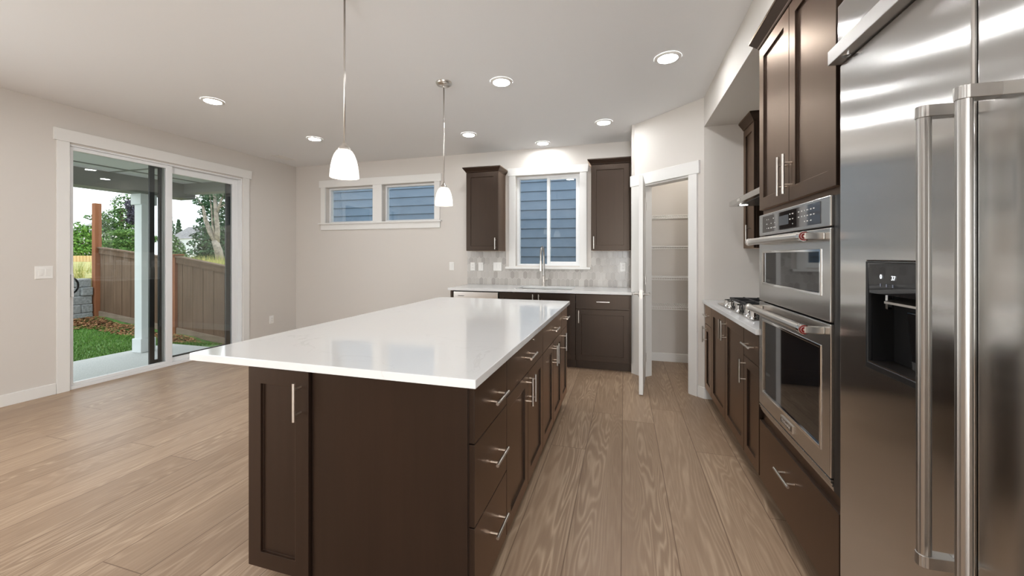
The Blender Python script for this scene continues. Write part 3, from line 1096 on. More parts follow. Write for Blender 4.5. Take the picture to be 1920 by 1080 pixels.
# ------------------------------------------------------------------ cooktop, hood
ck = thing('gas_cooktop', 'stainless gas cooktop with chrome knobs and black grates', 'cooktop', (1.0, 3.145, .90))
b = MB(); b.box(.748, 2.690, .9005, 1.265, 3.600, .908); b.build('cooktop_plate', STEEL, ck, bevel=.003)
for k, (kx, ky) in enumerate(((.790, 3.455), (.790, 3.345), (.790, 3.125), (.790, 2.905), (.790, 2.795))):
    b = MB()
    b.lathe([(.028, .0), (.028, .006), (.024, .010), (.022, .034), (.019, .038), (.0, .038)], (kx, ky, .908), 20, False)
    kb = b.build('control_knob', CHROME, ck, smooth=True, auto=40)
    b = MB(); b.box(kx - .020, ky - .004, .944, kx + .020, ky + .004, .954); b.build('knob_grip', CHROME, kb, bevel=.002)
for gy0, gy1 in ((2.705, 2.995), (3.003, 3.287), (3.295, 3.585)):
    b = MB()
    zt, zb = .958, .940
    gx0, gx1 = .838, 1.250
    b.box(gx0, gy0, zb, gx0 + .016, gy1, zt); b.box(gx1 - .016, gy0, zb, gx1, gy1, zt)
    b.box(gx0, gy0, zb, gx1, gy0 + .014, zt); b.box(gx0, gy1 - .014, zb, gx1, gy1, zt)
    ym = (gy0 + gy1) / 2
    b.box(gx0, ym - .006, zb, gx1, ym + .006, zt + .004)
    for q in (.25, .5, .75):
        xx = gx0 + (gx1 - gx0) * q
        b.box(xx - .006, gy0, zb, xx + .006, gy1, zt + .004)
    for xx in (gx0 + .004, gx1 - .016):
        for yy in (gy0 + .001, gy1 - .013):
            b.box(xx, yy, .908, xx + .012, yy + .012, zb)
    b.build('grate', IRON, ck, bevel=.002)
for bx_, by_ in ((.97, 2.85), (1.15, 2.85), (1.06, 3.145), (.97, 3.44), (1.15, 3.44)):
    b = MB(); b.lathe([(.046, 0), (.046, .010), (.036, .014), (.036, .022), (.0, .024)], (bx_, by_, .908), 20, False); b.build('burner_cap', IRON, ck, smooth=True, auto=40)
hd = thing('range_hood', 'slim stainless steel range hood above the gas cooktop', 'hood', (1.08, 3.14, 1.70))
b = MB(); b.prism([(.836, 1.702), (.836, 1.742), (1.02, 1.800), (XR - .002, 1.800), (XR - .002, 1.702)], 'y', 2.680, 3.594); hb = b.build('hood_body', STEEL, hd, bevel=.003)
b = MB(); b.box(.834, 3.28, 1.712, .8365, 3.36, 1.734); b.build('control_plate', CHROME, hb)
b = MB(); b.box(.88, 2.75, 1.699, 1.28, 3.52, 1.7018); b.build('filter_panel', DSTEEL, hb)
b = MB(); b.lathe([(.028, 0), (.028, .002), (0, .002)], (.905, 3.45, 1.697), 18, True); b.build('hood_lamp', m_emit('hood_led', (1, .96, .9, 1), 14), hb)

# ------------------------------------------------------------------ backsplash
def backsplash():
    root = thing('tile_backsplash', 'grey elongated hexagon tile backsplash behind the sink counter', 'backsplash', (-1.0, YB, .90))
    x0, x1, z0, z1 = -2.135, .0808, .9005, 1.362
    b = MB()
    b.slab('y', YB - .004, YB - .0005, x0, x1, z0, z1, [(-1.562, -.413, 1.118, 1.363)])
    b.build('grout_bed', m_paint('pale_grout', srgb(206, 202, 196)), root)
    b = MB()
    tw, ph, pt_ = .0605, .0935, .024
    g = .0022
    rn = random.Random(7)
    import itertools
    hole = (-1.562, -.413, 1.118)

    def clip(poly, ax, val, keep_less):
        out = []
        for i in range(len(poly)):
            p, q = poly[i], poly[(i + 1) % len(poly)]
            ip = (p[ax] <= val) == keep_less
            iq = (q[ax] <= val) == keep_less
            if ip:
                out.append(p)
            if ip != iq:
                t = (val - p[ax]) / (q[ax] - p[ax])
                out.append((p[0] + (q[0] - p[0]) * t, p[1] + (q[1] - p[1]) * t))
        return out
    row = 0
    z = z0 - .05
    while z < z1 + .1:
        x = x0 - tw + (tw / 2 if row % 2 else 0)
        while x < x1 + tw:
            hw = tw / 2 - g
            hz = (ph - pt_) / 2
            poly = [(x - hw, z - hz), (x, z - hz - pt_ + g * 1.6), (x + hw, z - hz), (x + hw, z + hz), (x, z + hz + pt_ - g * 1.6), (x - hw, z + hz)]
            col = min(1, max(0, rn.gauss(.5, .25)))
            for ax, val, kl in ((0, x0 + .001, False), (0, x1 - .001, True), (1, z0 + .001, False), (1, z1 - .001, True)):
                poly = clip(poly, ax, val, kl) if poly else poly
            x += tw
            if len(poly) < 3:
                continue
            pieces = [poly]
            cx = sum(p[0] for p in poly) / len(poly)
            if max(p[1] for p in poly) > hole[2] and max(p[0] for p in poly) > hole[0] and min(p[0] for p in poly) < hole[1]:
                if min(p[0] for p in poly) < hole[0]:
                    pieces = [clip(poly, 0, hole[0], True)]
                    low = clip(clip(poly, 0, hole[0], False), 1, hole[2], True)
                    pieces.append(low)
                elif max(p[0] for p in poly) > hole[1]:
                    pieces = [clip(poly, 0, hole[1], False), clip(clip(poly, 0, hole[1], True), 1, hole[2], True)]
                else:
                    pieces = [clip(poly, 1, hole[2], True)]
            b.col = col
            for pc_ in pieces:
                if len(pc_) >= 3:
                    n = len(pc_)
                    vs = [(p[0], YB - .0040, p[1]) for p in pc_] + [(p[0], YB - .0062, p[1]) for p in pc_]
                    b.add(vs, [tuple(range(n, 2 * n))] + [(i, (i + 1) % n, n + (i + 1) % n, n + i) for i in range(n)])
        z += ph
        row += 1
    b.build('hexagon_tiles', m_tone('grey_picket_tile', [(0, srgb(166, 160, 154)), (.5, srgb(184, 179, 173)), (1, srgb(200, 196, 190))], .22, .5), root)


backsplash()


# ------------------------------------------------------------------ switches and outlets
def plate(kind, label, cat, loc, rz, w=.072, h=.118, group=None):
    r = thing(kind, label, cat, loc, rz, group)
    M = WM[r.name]
    b = MB(M); b.rings([[(-w / 2, 0, -h / 2), (w / 2, 0, -h / 2), (w / 2, 0, h / 2), (-w / 2, 0, h / 2)], [(-w / 2, -.003, -h / 2), (w / 2, -.003, -h / 2), (w / 2, -.003, h / 2), (-w / 2, -.003, h / 2)], [(-w / 2 + .003, -.006, -h / 2 + .003), (w / 2 - .003, -.006, -h / 2 + .003), (w / 2 - .003, -.006, h / 2 - .003), (-w / 2 + .003, -.006, h / 2 - .003)]])
    b.build('wall_plate', PLASTIC, r)
    n = max(1, round(w / .06) - 0 if w > .1 else 1)
    n = 2 if w > .1 else 1
    for k in range(n):
        cx = (k - (n - 1) / 2) * .046
        if kind == 'wall_outlet':
            b = MB(M); b.box(cx - .0165, -.0085, -.034, cx + .0165, -.0055, .034); f = b.build('receptacle', PLASTIC, r, bevel=.002)
            for zz in (-.019, .019):
                for xx in (-.006, .006):
                    b = MB(M); b.box(cx + xx - .0012, -.0090, zz - .004, cx + xx + .0012, -.008, zz + .005); b.build('slot', SLOT, f)
        else:
            b = MB(M); b.rings([[(cx - .0165, -.0055, -.033), (cx + .0165, -.0055, -.033), (cx + .0165, -.0055, .033), (cx - .0165, -.0055, .033)], [(cx - .0155, -.0075, -.032), (cx + .0155, -.0075, -.032), (cx + .0155, -.0115, .032), (cx - .0155, -.0115, .032)]])
            b.build('rocker', PLASTIC, r)
    return r


plate('light_switch', 'white double light switch on the wall left of the sliding door', 'switch', (XL, 2.255, 1.145), R(90), .118, .118)
plate('wall_outlet', 'white power outlet low on the left wall near the corner', 'outlet', (XL, 4.666, .332), R(90))
plate('light_switch', 'white single switch on the plain wall left of the tile backsplash', 'switch', (-2.377, YB, 1.150), 0)
plate('wall_outlet', 'white outlet at the far left of the tile backsplash', 'outlet', (-2.049, YB - .0063, 1.148), 0)
plate('light_switch', 'white single switch on the tiles between an outlet and a wide switch', 'switch', (-1.929, YB - .0063, 1.148), 0)
plate('light_switch', 'wide white double switch on the tiles just left of the sink window', 'switch', (-1.685, YB - .0063, 1.150), 0, .118, .118)
plate('wall_outlet', 'white outlet on the tiles right of the sink window', 'outlet', (-.014, YB - .0063, 1.158), 0)

# ------------------------------------------------------------------ ceiling lamps, vent, pendants
pots = [
    (-3.685, 2.716, 'round recessed ceiling light nearest the sliding door'),
    (-3.669, 3.943, 'round recessed ceiling light between the floor vent corner and the left pendant'),
    (-.978, 3.079, 'round recessed ceiling light over the right side of the island'),
    (-1.777, 4.312, 'small round recessed ceiling light above the left wall cabinet'),
    (-1.001, 4.905, 'round recessed ceiling light close to the wall above the sink window'),
    (-.211, 4.320, 'round recessed ceiling light in front of the pantry corner'),
    (.306, 3.041, 'large looking round recessed ceiling light beside the soffit'),
]
pots[1] = (pots[1][0], pots[1][1], 'round recessed ceiling light just left of the near pendant shade')
for x, y, lab in pots:
    r = thing('recessed_light', lab, 'light', (x, y, ZC), 0, 'recessed ceiling lights')
    b = MB(); b.lathe([(.093, -.0005), (.093, -.004), (.086, -.009), (.070, -.011), (.066, -.006)], (x, y, ZC), 36); b.build('trim_ring', TRIM, r, smooth=True, auto=40)
    b = MB(); b.lathe([(.067, -.0045), (.067, -.0070), (.0005, -.0075)], (x, y, ZC), 36); b.build('lens', LENS, r)
vt = thing('ceiling_vent', 'flat white ceiling vent near the back left corner', 'vent', (-4.81, 4.56, ZC))
b = MB(); b.slab('z', ZC - .006, ZC - .0005, -4.885, -4.735, 4.425, 4.705, [(-4.865, -4.755, 4.445, 4.685)]); b.build('vent_frame', TRIM, vt)
b = MB(); b.box(-4.865, 4.445, ZC - .0015, -4.755, 4.685, ZC - .0005); b.build('vent_back', SLOT, vt)
for k in range(7):
    b = MB(); yy = 4.46 + k * .035; b.add([(-4.865, yy, ZC - .002), (-4.755, yy, ZC - .002), (-4.755, yy + .016, ZC - .008), (-4.865, yy + .016, ZC - .008)], [(0, 1, 2, 3)]); b.build('slat', TRIM, vt)


def pendant(x, y, label):
    r = thing('pendant_light', label, 'light', (x, y, ZC), 0, 'pendant lights over the island')
    b = MB(); b.lathe([(.0665, 0), (.0665, -.008), (.060, -.020), (.040, -.028), (.012, -.031), (.010, -.045), (.0, -.045)], (x, y, ZC), 32); b.build('canopy', NICKEL, r, smooth=True, auto=40)
    b = MB(); b.tube([(x, y, ZC - .04), (x, y, 1.882)], .0052, 12); b.build('stem', NICKEL, r, smooth=True)
    b = MB(); b.lathe([(.0, .020), (.010, .018), (.014, .006), (.026, -.002), (.031, -.012), (.031, -.028)], (x, y, 1.886), 28); b.build('socket_cap', NICKEL, r, smooth=True, auto=40)
    b = MB()
    prof = [(.030, .148), (.040, .142), (.052, .122), (.0615, .095), (.068, .064), (.0725, .030), (.0745, 0.0), (.0715, .0005), (.0695, .030), (.065, .064), (.0585, .095), (.049, .120), (.038, .138), (.030, .144)]
    b.lathe(prof, (x, y, 1.720), 40)
    b.build('shade', SHADE, r, smooth=True, auto=60)
    b = MB(); b.lathe([(.0, -.030), (.012, -.027), (.022, -.016), (.026, 0), (.022, .016), (.014, .030), (.012, .06), (0, .06)], (x, y, 1.785), 20); b.build('bulb', BULB, r, smooth=True)
    return r


pendant(-1.445, 1.763, 'frosted bell pendant nearest the camera, hanging low over the island')
pendant(-1.445, 2.965, 'frosted bell pendant hanging over the far half of the island')

# ------------------------------------------------------------------ pantry shelves
for z, lab in ((1.758, 'topmost white wire shelf in the pantry'), (1.405, 'second white wire shelf from the top in the pantry'), (1.052, 'third white wire shelf from the top in the pantry'), (.715, 'lowest white wire shelf in the pantry')):
    r = thing('wire_shelf', lab, 'shelf', (.75, 5.1, z), 0, 'wire shelves in the pantry')
    b = MB()
    x0, x1, y0, y1 = .20, XR - .01, 4.74, YB - .006
    for yy, zz in ((y0, z), (y0, z - .026), (y0 + .13, z - .002), (y0 + .26, z - .002), (y1, z - .002)):
        b.tube([(x0, yy, zz), (x1, yy, zz)], .0040, 6)
    n = int((x1 - x0) / .0254)
    for k in range(n):
        xx = x0 + .0127 + k * .0254
        b.tube([(xx, y0 - .001, z - .026), (xx, y0, z + .001), (xx, y1, z + .001)], .0017, 5)
    b.build('wire_grid', PLASTIC, r)

# ------------------------------------------------------------------ outdoors
from mathutils import noise as mnoise
CONC = m_speck('patio_concrete', srgb(168, 170, 168), srgb(196, 198, 196), 90, .85, .1)
SOFFIT_D = simple('patio_beam_grey', srgb(138, 138, 133), .6)
SOFFIT_W = simple('patio_ceiling_white', srgb(226, 224, 226), .7)
WPAINT = simple('white_exterior_paint', srgb(232, 236, 238), .5)
struct(one('patio_slab', CONC, lambda b: b.box(-7.10, -1.5, -.30, XL - .142, 4.52, -.12)))
struct(one('patio_ceiling', SOFFIT_W, lambda b: b.box(-7.25, -1.5, 2.435, XL - .142, 4.70, 2.50)))
for k, (a, c) in enumerate(((1.9, 1.93), (3.55, 3.58))):
    struct(one('trim_%d' % (k + 3), SOFFIT_D, lambda b: b.box(-6.70, a, 2.425, XL - .142, c, 2.4349)))
struct(one('trim_5', SOFFIT_D, lambda b: b.box(-6.33, -1.5, 2.424, -6.30, 4.47, 2.4345)))
struct(one('trim_6', SOFFIT_D, lambda b: b.box(-7.02, -1.5, 2.21, -6.70, 4.66, 2.4348)), 'dark grey patio beam')
struct(one('trim_7', SOFFIT_D, lambda b: b.box(-6.699, 4.48, 2.285, XL - .142, 4.66, 2.4348)), 'dark grey patio side beam')
cl = thing('porch_column', 'white square porch column at the edge of the patio', 'column', (-6.86, 4.05, -.12))
CX, CY = -6.86, 4.05
b = MB(); b.box(CX - .075, CY - .075, -.119, CX + .075, CY + .075, 2.209); b.build('shaft', WPAINT, cl, bevel=.004)
b = MB(); b.slab('z', -.1195, .08, CX - .095, CX + .095, CY - .095, CY + .095, [(CX - .0755, CX + .0755, CY - .0755, CY + .0755)]); b.build('base_block', WPAINT, cl, bevel=.004)
b = MB(); b.slab('z', 2.05, 2.2085, CX - .105, CX + .105, CY - .105, CY + .105, [(CX - .0755, CX + .0755, CY - .0755, CY + .0755)]); b.build('capital', WPAINT, cl, bevel=.004)


def ground_z(x, y):
    pts = [(-7.1, -2, -.15), (-7.1, 2, -.16), (-7.1, 4.5, -.20), (-6, 4.8, -.3), (-7.9, 6.1, -.53), (-9.4, 6.1, -.39), (-10.4, 6.1, -.24), (-11.8, 6.1, -.11), (-11.8, 3, -.08), (-11.8, -2, -.06), (-9, 3, -.16), (-9, 0, -.12), (-6, 6.5, -.6), (0, 6.2, -.6), (-8, 7.2, -.5), (-9, 4.8, -.25)]
    n = d = 0
    for px, py, pz in pts:
        w_ = 1 / ((x - px) ** 2 + (y - py) ** 2 + .05) ** 1.5
        n += w_ * pz
        d += w_
    return n / d


GRASS = m_speck('lawn_turf', srgb(56, 94, 36), srgb(88, 128, 54), 9, .9, .3)
b = MB()
nx, ny = 40, 48
gx = [-12.2 + 13.8 * i / nx for i in range(nx + 1)]
gy = [-4 + 11.3 * j / ny for j in range(ny + 1)]
vs = []
for j in range(ny + 1):
    for i in range(nx + 1):
        z = ground_z(gx[i], gy[j])
        if gx[i] > -7.0 and gy[j] < 4.45:
            z = min(z, -.36)
        vs.append((gx[i], gy[j], z))
b.add(vs, [(j * (nx + 1) + i, j * (nx + 1) + i + 1, (j + 1) * (nx + 1) + i + 1, (j + 1) * (nx + 1) + i) for j in range(ny) for i in range(nx)])
struct(b.build('lawn_ground', GRASS, smooth=True))
rn = random.Random(11)


def blades(n, place, hmin, hmax, wid, lean):
    b = MB()
    for _ in range(n):
        p = place()
        if p is None:
            continue
        x, y, z = p
        a = rn.uniform(0, 6.28)
        h = rn.uniform(hmin, hmax)
        w_ = wid * rn.uniform(.7, 1.3)
        dx_, dy_ = rn.gauss(0, lean) * h, rn.gauss(0, lean) * h
        b.col = rn.random()
        b.add([(x - w_ * math.cos(a), y - w_ * math.sin(a), z), (x + w_ * math.cos(a), y + w_ * math.sin(a), z), (x + dx_, y + dy_, z + h)], [(0, 1, 2)])
    return b


def lawn_pt():
    x, y = rn.uniform(-11.7, -6.9), rn.uniform(1.2, 6.0)
    if x > -7.12 and y < 4.54:
        return None
    if x < -10.9 + .3 * math.sin(y * 3) or y > 5.45 + .12 * math.sin(x * 4):
        return None
    return x, y, ground_z(x, y) - .01


tag(blades(42000, lawn_pt, .03, .07, .006, .35).build('lawn_grass', m_leaf('lawn_blades', srgb(58, 98, 34), srgb(84, 130, 50), srgb(116, 158, 74))), 'short green lawn beyond the patio', 'grass', kind='stuff')


def mulch_pt():
    if rn.random() < .5:
        x, y = rn.uniform(-11.72, -7), rn.uniform(5.35, 5.94)
    else:
        x, y = rn.uniform(-11.72, -10.8), rn.uniform(1.5, 5.94)
    return x, y, ground_z(x, y)


b = MB()
for _ in range(5200):
    x, y, z = mulch_pt()
    a = rn.uniform(0, 6.28)
    l_, w_ = rn.uniform(.015, .05), rn.uniform(.006, .014)
    t = rn.uniform(-.4, .4)
    c, s = math.cos(a), math.sin(a)
    b.col = rn.random()
    z += .012 + rn.uniform(0, .012)
    b.add([(x - c * l_ - s * w_, y - s * l_ + c * w_, z - t * l_), (x - c * l_ + s * w_, y - s * l_ - c * w_, z - t * l_), (x + c * l_ + s * w_, y + s * l_ - c * w_, z + t * l_), (x + c * l_ - s * w_, y + s * l_ + c * w_, z + t * l_)], [(0, 1, 2, 3)])
tag(b.build('bark_mulch', m_leaf('bark_chips', srgb(96, 62, 40), srgb(150, 104, 70), srgb(188, 146, 108))), 'brown bark mulch strip along the fence and block wall', 'mulch', kind='stuff')

# fence along y = 6.1, stepping down to the right
FENCE = m_wood('brown_fence_boards', srgb(88, 70, 56), srgb(120, 98, 80), .8, .2, 'z', .5)
CEDAR = m_wood('cedar_post', srgb(120, 74, 50), srgb(158, 104, 74), .75, .2, 'z', .5)
ftop = lambda x: 1.493 + (x + 11.875) * (1.235 - 1.493) / (11.875 - 9.374)
ftop2 = lambda x: 1.285 + (x + 9.358) * (1.073 - 1.285) / (9.358 - 7.906)
fbot = lambda x: -.111 + (x + 11.875) * (-.526 + .111) / (11.875 - 7.906)
for (xa, xb, ft, lab) in ((-11.78, -9.42, ftop, 'brown board fence panel between the tall post and the porch column'), (-9.28, -6.9, ftop2, 'brown board fence panel seen in the right door pane')):
    r = thing('board_fence', lab, 'fence', (xa, 6.1, fbot(xa)))
    b = MB()
    n = int((xb - xa) / .14)
    st = (xb - xa) / n
    for k in range(n):
        x0_, x1_ = xa + k * st + .002, xa + (k + 1) * st - .002
        dy_ = .004 * (k % 2)
        b.rings([[(x0_, 6.09 + dy_, fbot(x0_) + .12), (x1_, 6.09 + dy_, fbot(x1_) + .12), (x1_, 6.11 + dy_, fbot(x1_) + .12), (x0_, 6.11 + dy_, fbot(x0_) + .12)],
                 [(x0_, 6.09 + dy_, ft(x0_) - .10), (x1_, 6.09 + dy_, ft(x1_) - .10), (x1_, 6.11 + dy_, ft(x1_) - .10), (x0_, 6.11 + dy_, ft(x0_) - .10)]])
    b.build('fence_boards', FENCE, r)
    for nm, fz, h0, h1, y0_, y1_ in (('top_rail', ft, -.13, -.01, 6.06, 6.085), ('cap_board', ft, -.01, .02, 6.03, 6.15), ('kick_board', fbot, 0.0, .13, 6.06, 6.085)):
        b = MB()
        b.rings([[(xa, y0_, fz(xa) + h0), (xa, y1_, fz(xa) + h0), (xa, y1_, fz(xa) + h1), (xa, y0_, fz(xa) + h1)], [(xb, y0_, fz(xb) + h0), (xb, y1_, fz(xb) + h0), (xb, y1_, fz(xb) + h1), (xb, y0_, fz(xb) + h1)]])
        b.build(nm, FENCE if nm != 'kick_board' else m_wood('grey_kick_board', srgb(120, 104, 90), srgb(150, 134, 120), .8, .2, 'x', .5), r)
r = thing('fence_post', 'tall reddish cedar post rising above the left fence panel', 'post', (-11.84, 6.08, -.15))
b = MB(); b.box(-11.905, 6.00, -.2, -11.785, 6.12, 2.52); b.build('post', CEDAR, r, bevel=.004)
r = thing('fence_post', 'short cedar post with a flat cap between the two fence panels', 'post', (-9.35, 6.1, -.40))
b = MB(); b.box(-9.415, 6.045, -.45, -9.290, 6.155, 1.30); b.build('post', CEDAR, r, bevel=.004)
b = MB(); b.box(-9.455, 5.995, 1.3005, -9.245, 6.205, 1.335); b.build('post_cap', CEDAR, r, bevel=.006)

# retaining wall of rough blocks
BLOCK = m_speck('split_face_block', srgb(120, 124, 126), srgb(160, 163, 164), 25, .9, .8)
r = thing('retaining_wall', 'grey split face block retaining wall at the edge of the lawn', 'wall', (-11.9, 3, -.1))
b = MB()
rn2 = random.Random(3)
for row in range(5):
    y = 5.98
    if row % 2:
        y -= .20
        b.box(-12.2, y + .002, -.20 + row * .195, -11.80 - rn2.uniform(0, .02), 5.98, -.20 + row * .195 + .190)
    while y > -2.0:
        z = -.20 + row * .195
        o = rn2.uniform(0, .02)
        b.box(-12.2, y - .398, z, -11.80 - o - row * .012, y - .002, z + .190)
        y -= .40
b.build('block_courses', BLOCK, r, bevel=.02, seg=2)

HILL = m_speck('dry_field', srgb(126, 128, 70), srgb(176, 166, 104), 3, .9, .2)
b = MB()
def hill_z(x, y):
    return .80 + .03 * max(0, -x - 12) if y < 6.15 else .80 + .12 * max(0, min(3, y - 6.4))
b.box(-34, -6, -1, -12.15, 6.2, .775)
b.add([(-34, 6.2, .775), (-12.15, 6.2, .775), (-6.9, 6.3, .45), (-6.9, 9.0, 1.0), (-6.9, 42, 1.1), (-80, 42, 1.1), (-80, 6.2, .775), (-12.15, 9.0, 1.08), (-34, 9.0, 1.08)],
      [(0, 1, 7, 8), (1, 2, 3, 7), (8, 7, 3, 4, 5), (6, 0, 8, 5)])
struct(b.build('hillside_ground', HILL))


def tall_pt():
    k = rn.random()
    if k < .45:
        return rn.uniform(-14.5, -12.26), rn.uniform(3.0, 6.1), .77
    x, y = rn.uniform(-14, -7.5), rn.uniform(6.6, 10)
    t = min(1, max(0, (y - 6.3) / 2.7))
    zz = (.45 + (x + 6.9) / -5.25 * .325) * (1 - t) + 1.0 * t
    return x, y, min(zz, 1.05) - .03


tag(blades(9000, tall_pt, .15, .42, .007, .25).build('meadow_grass', m_leaf('dry_grass_blades', srgb(120, 138, 62), srgb(172, 170, 96), srgb(214, 200, 140))), 'tall yellowing meadow grass above the block wall and behind the fence', 'grass', kind='stuff')
r = thing('board_fence', 'pale new wood fence far beyond the block wall', 'fence', (-19, 9.2, 1.0))
b = MB()
for k in range(23):
    b.box(-21.6 + k * .15, 9.0 + k * .016, .8, -21.6 + k * .15 + .149, 9.02 + k * .016, 1.30)
b.build('fence_boards', m_wood('pale_fence_boards', srgb(196, 164, 116), srgb(220, 190, 140), .8, .2, 'z', .5), r)


# ------------------------------------------------------------------ trees
BARK = m_speck('tree_bark', srgb(84, 72, 60), srgb(120, 106, 92), 14, .9, .4)
PALEB = m_speck('pale_bark', srgb(104, 96, 88), srgb(168, 158, 146), 6, .9, .4)


def crown_mb(blobs, n, size, seed, shade=.0):
    rr = random.Random(seed)
    b = MB()
    tot = sum(q[3] * q[4] * q[5] for q in blobs)
    for (cx, cy, cz, ax, ay, az) in blobs:
        m_ = int(n * (ax * ay * az) / tot) + 30
        for _ in range(m_):
            while True:
                p = Vector((rr.gauss(0, 1), rr.gauss(0, 1), rr.gauss(0, 1)))
                if p.length > .01:
                    break
            p.normalize()
            rad = rr.uniform(.55, 1.05) ** .6
            q = Vector((cx + p.x * ax * rad, cy + p.y * ay * rad, cz + p.z * az * rad))
            nrm = (p + Vector((rr.gauss(0, .6), rr.gauss(0, .6), rr.gauss(.3, .6)))).normalized()
            u = nrm.orthogonal().normalized()
            w_ = nrm.cross(u)
            a = rr.uniform(0, 6.28)
            u, w_ = u * math.cos(a) + w_ * math.sin(a), w_ * math.cos(a) - u * math.sin(a)
            s = size * rr.uniform(.6, 1.4)
            b.col = min(1, max(0, rr.gauss(.5, .25)))
            b.add([tuple(q - u * s), tuple(q + w_ * s * .55), tuple(q + u * s), tuple(q - w_ * s * .55)], [(0, 1, 2, 3)])
    return b


def tree(name, label, base, blobs, n, size, seed, leaf, trunk=None, bark=None):
    r = thing(name, label, 'tree', base)
    crown_mb(blobs, n, size, seed).build('foliage', leaf, r)
    if trunk:
        b = MB()
        for pts, rad in trunk:
            b.tube(pts, rad, 8)
        b.build('trunk', bark or BARK, r, smooth=True)
    return r


L_BRIGHT = m_leaf('bright_leaves', srgb(56, 92, 34), srgb(92, 134, 54), srgb(136, 172, 84))
L_MID = m_leaf('mid_green_leaves', srgb(42, 68, 38), srgb(72, 104, 56), srgb(112, 142, 84))
L_PURP = m_leaf('dark_purple_leaves', srgb(38, 36, 48), srgb(66, 62, 76), srgb(98, 98, 112))
L_CON = m_leaf('conifer_needles', srgb(34, 58, 42), srgb(56, 88, 60), srgb(88, 120, 84))
L_LIME = m_leaf('lime_leaves', srgb(52, 82, 40), srgb(86, 120, 60), srgb(128, 160, 88))

tree('leafy_tree', 'bright green leafy tree left of the tall cedar post', (-21.4, 10.5, .9),
     [(-21.4, 10.5, 1.85, .62, .62, .45), (-21.1, 10.6, 2.30, .36, .36, .26), (-21.65, 10.4, 2.35, .42, .42, .34), (-22.1, 10.2, 2.0, .5, .5, .5), (-21.3, 10.5, 1.5, .7, .7, .25)], 4200, .050, 1, L_BRIGHT,
     [([(-21.4, 10.5, .9), (-21.4, 10.5, 1.9)], [.06, .03])])
tree('leafy_tree', 'large mid green tree rising behind the tall cedar post', (-27.3, 15.0, .9),
     [(-27.05, 15.1, 4.15, .62, .62, .62), (-27.3, 15.05, 3.35, .95, .95, .6), (-28.75, 14.55, 3.45, .42, .42, .16), (-27.7, 14.9, 2.3, 1.1, 1.1, .6), (-26.7, 15.3, 2.6, .8, .8, .7), (-27.4, 15, 1.6, 1.2, 1.2, .5), (-27.95, 14.85, 3.0, .5, .5, .4)], 7000, .065, 2, L_MID,
     [([(-27.3, 15, .9), (-27.2, 15, 4)], [.2, .06])])
tree('leafy_tree', 'dark purple leaved tree behind the porch column', (-24.43, 14.09, .9),
     [(-24.51, 14.07, 3.93, .40, .40, .42), (-24.35, 14.11, 3.45, .42, .42, .38), (-24.59, 14.05, 3.17, .30, .30, .25)], 1500, .065, 3, L_PURP,
     [([(-24.43, 14.09, .9), (-24.43, 14.09, 2.4), (-24.35, 14.11, 3.6)], [.08, .06, .03])], PALEB)
tree('leafy_tree', 'low spreading lime green tree above the left fence panel', (-22.0, 12.4, .9),
     [(-22.0, 12.4, 2.35, .75, .75, .17), (-22.5, 12.2, 1.85, .5, .5, .22), (-21.7, 12.5, 1.9, .65, .65, .2), (-22, 12.4, 1.5, .8, .8, .25), (-21.3, 12.7, 2.1, .5, .5, .2)], 3600, .050, 4, L_LIME,
     [([(-22.0, 12.4, .9), (-21.9, 12.5, 2.3)], [.06, .03])])
tree('leafy_shrub', 'rounded green shrub beside the grey roofed house', (-17.6, 11.6, .95),
     [(-17.62, 11.58, 1.55, .26, .26, .40), (-17.85, 11.5, 1.75, .28, .28, .42), (-17.7, 11.6, 1.2, .42, .42, .3)], 2400, .040, 5, L_MID)
# conifers
def conifer(label, x, y, z0, h, rad, seed, n=3200, size=.20):
    blobs = []
    k = 13
    for i in range(k):
        t = i / (k - 1)
        rr_ = rad * (1 - t) ** .8 + .12
        for q in range(4):
            a = q * 1.57 + i * 1.3
            blobs.append((x + rr_ * .45 * math.cos(a), y + rr_ * .45 * math.sin(a), z0 + .2 + t * h, rr_ * .62, rr_ * .62, h / k * .62))
    return tree('conifer_tree', label, (x, y, z0), blobs, n, size, seed, L_CON, [([(x, y, z0), (x, y, z0 + h)], [.16, .03])])


conifer('dark conifer directly behind the bare pale trunk', -19.24, 14.28, .9, 4.6, 1.0, 21, 5200, .07)
conifer('dense conifer at the right edge of the door view', -20.65, 17.85, .9, 6.2, 1.2, 23, 5200, .08)
conifer('tiny distant conifer at the edge of the middle door rail', -54.85, 35.1, .9, 5.4, .9, 24, 500, .14)
conifer('tiny distant conifer rising behind the house roof', -57.25, 37.7, .9, 4.8, .7, 25, 400, .14)
r = thing('bare_trunk', 'bare pale forked tree trunk behind the right fence panel', 'tree', (-16.9, 12.8, .95))
b = MB()
b.tube([(-16.90, 12.81, .85), (-17.0, 12.78, 1.5), (-17.12, 12.72, 1.95)], [.17, .15, .13], 12)
b.tube([(-17.06, 12.75, 1.8), (-17.35, 12.66, 2.35), (-17.55, 12.60, 2.95), (-17.62, 12.58, 3.4), (-17.95, 12.5, 3.9)], [.11, .09, .075, .05, .02], 10)
b.tube([(-17.08, 12.75, 1.8), (-17.05, 12.78, 2.4), (-17.12, 12.76, 3.1), (-17.20, 12.74, 4.0)], [.11, .09, .08, .05], 10)
b.tube([(-17.1, 12.75, 2.0), (-17.25, 12.7, 2.6), (-17.3, 12.7, 3.3), (-17.4, 12.68, 4.1)], [.045, .04, .03, .02], 8)
b.tube([(-17.08, 12.77, 3.2), (-16.95, 12.82, 3.6), (-16.8, 12.88, 4.1)], [.05, .045, .03], 8)
b.tube([(-17.0, 12.80, 3.4), (-16.75, 12.9, 3.55), (-16.55, 12.95, 4.0)], [.035, .03, .02], 8)
b.build('trunk', PALEB, r, smooth=True)
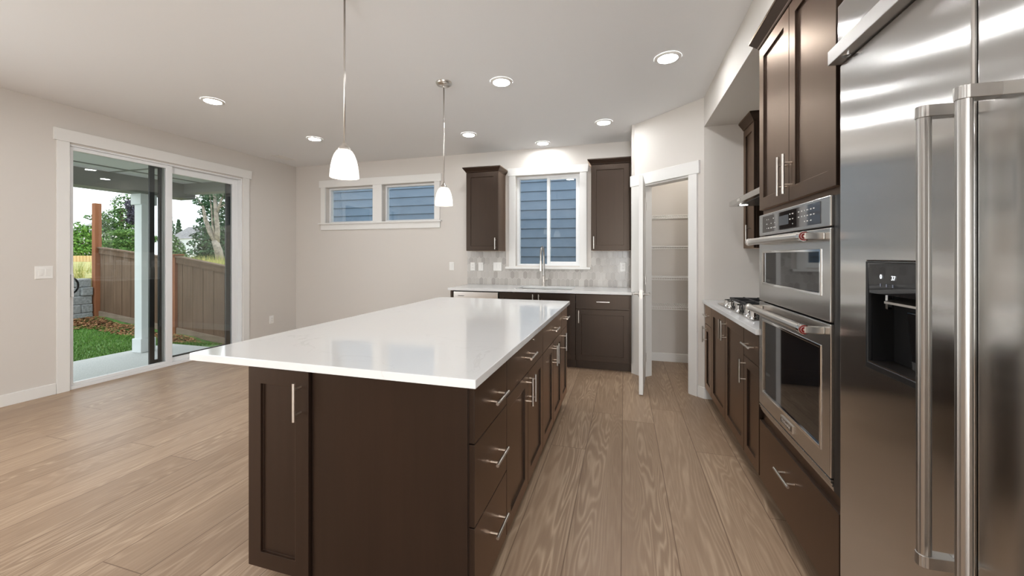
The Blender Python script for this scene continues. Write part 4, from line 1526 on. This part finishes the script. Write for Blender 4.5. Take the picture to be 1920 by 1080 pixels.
crown_mb([(-17.75, 12.55, 3.65, .28, .28, .2), (-17.3, 12.7, 3.95, .35, .35, .2), (-16.7, 12.9, 4.0, .35, .35, .2)], 500, .05, 31).build('foliage', L_CON, r)

# far house
hs = thing('house', 'far grey hip roofed house seen between the shrub and conifers', 'house', (-40, 28, .9))
b = MB(); b.prism([(-41.2, 27.6), (-38.2, 27.3), (-37.5, 31.5), (-43.5, 32.2), (-43.7, 28.0)], 'z', .9, 2.98); b.build('walls', simple('pale_house_wall', srgb(214, 218, 222), .8), hs)
b = MB()
b.add([(-41.59, 27.5, 2.95), (-37.5, 27.2, 2.95), (-37.2, 32.4, 2.95), (-44.4, 32.8, 2.95), (-44.6, 28.3, 2.95), (-42.97, 29.24, 4.26), (-40.88, 29.84, 4.26)],
      [(0, 1, 6, 5), (1, 2, 6), (2, 3, 5, 6), (3, 4, 5), (4, 0, 5), (0, 4, 3, 2, 1)])
b.build('hip_roof', m_speck('grey_shingles', srgb(112, 110, 112), srgb(150, 148, 150), 6, .9, .2), hs)
hs2 = thing('house', 'far house roof barely showing left of the tall cedar post', 'house', (-45, 22.3, .9))
b = MB(); b.box(-45.7, 21.8, .9, -43.8, 24, 3.3); b.build('walls', simple('cream_house_wall', srgb(206, 204, 200), .8), hs2)
b = MB(); b.add([(-46.2, 21.6, 3.25), (-43.6, 21.6, 3.25), (-43.6, 24.3, 3.25), (-46.2, 24.3, 3.25), (-44.95, 22.85, 4.35)], [(0, 1, 4), (1, 2, 4), (2, 3, 4), (3, 0, 4), (0, 3, 2, 1)])
b.build('hip_roof', m_speck('grey_shingles_far', srgb(140, 138, 140), srgb(170, 168, 170), 6, .9, .2), hs2)

# neighbour's house: lap siding a few steps behind the back wall
nb = thing('neighbor_house', 'slate blue lap sided house wall right outside the back windows', 'house', (-2, 7.3, -.6))
b = MB()
z = 2.534 - .178 * 18
rn3 = random.Random(8)
NX0, NX1 = -6.55, 3.2
while z < 6:
    b.rings([[(NX0, 7.300, z), (NX0, 7.278, z), (NX0, 7.2985, z + .180), (NX0, 7.312, z + .180)], [(NX1, 7.300, z), (NX1, 7.278, z), (NX1, 7.2985, z + .180), (NX1, 7.312, z + .180)]])
    z += .178
b.build('lap_siding', m_speck('slate_blue_siding', srgb(92, 110, 130), srgb(100, 118, 138), 4, .65, .05), nb)
b = MB(); b.box(NX0, 7.313, -.9, NX1, 10.5, 6.0); b.build('wall_core', simple('sheathing', srgb(80, 100, 124), .8), nb)
rn4 = random.Random(9)
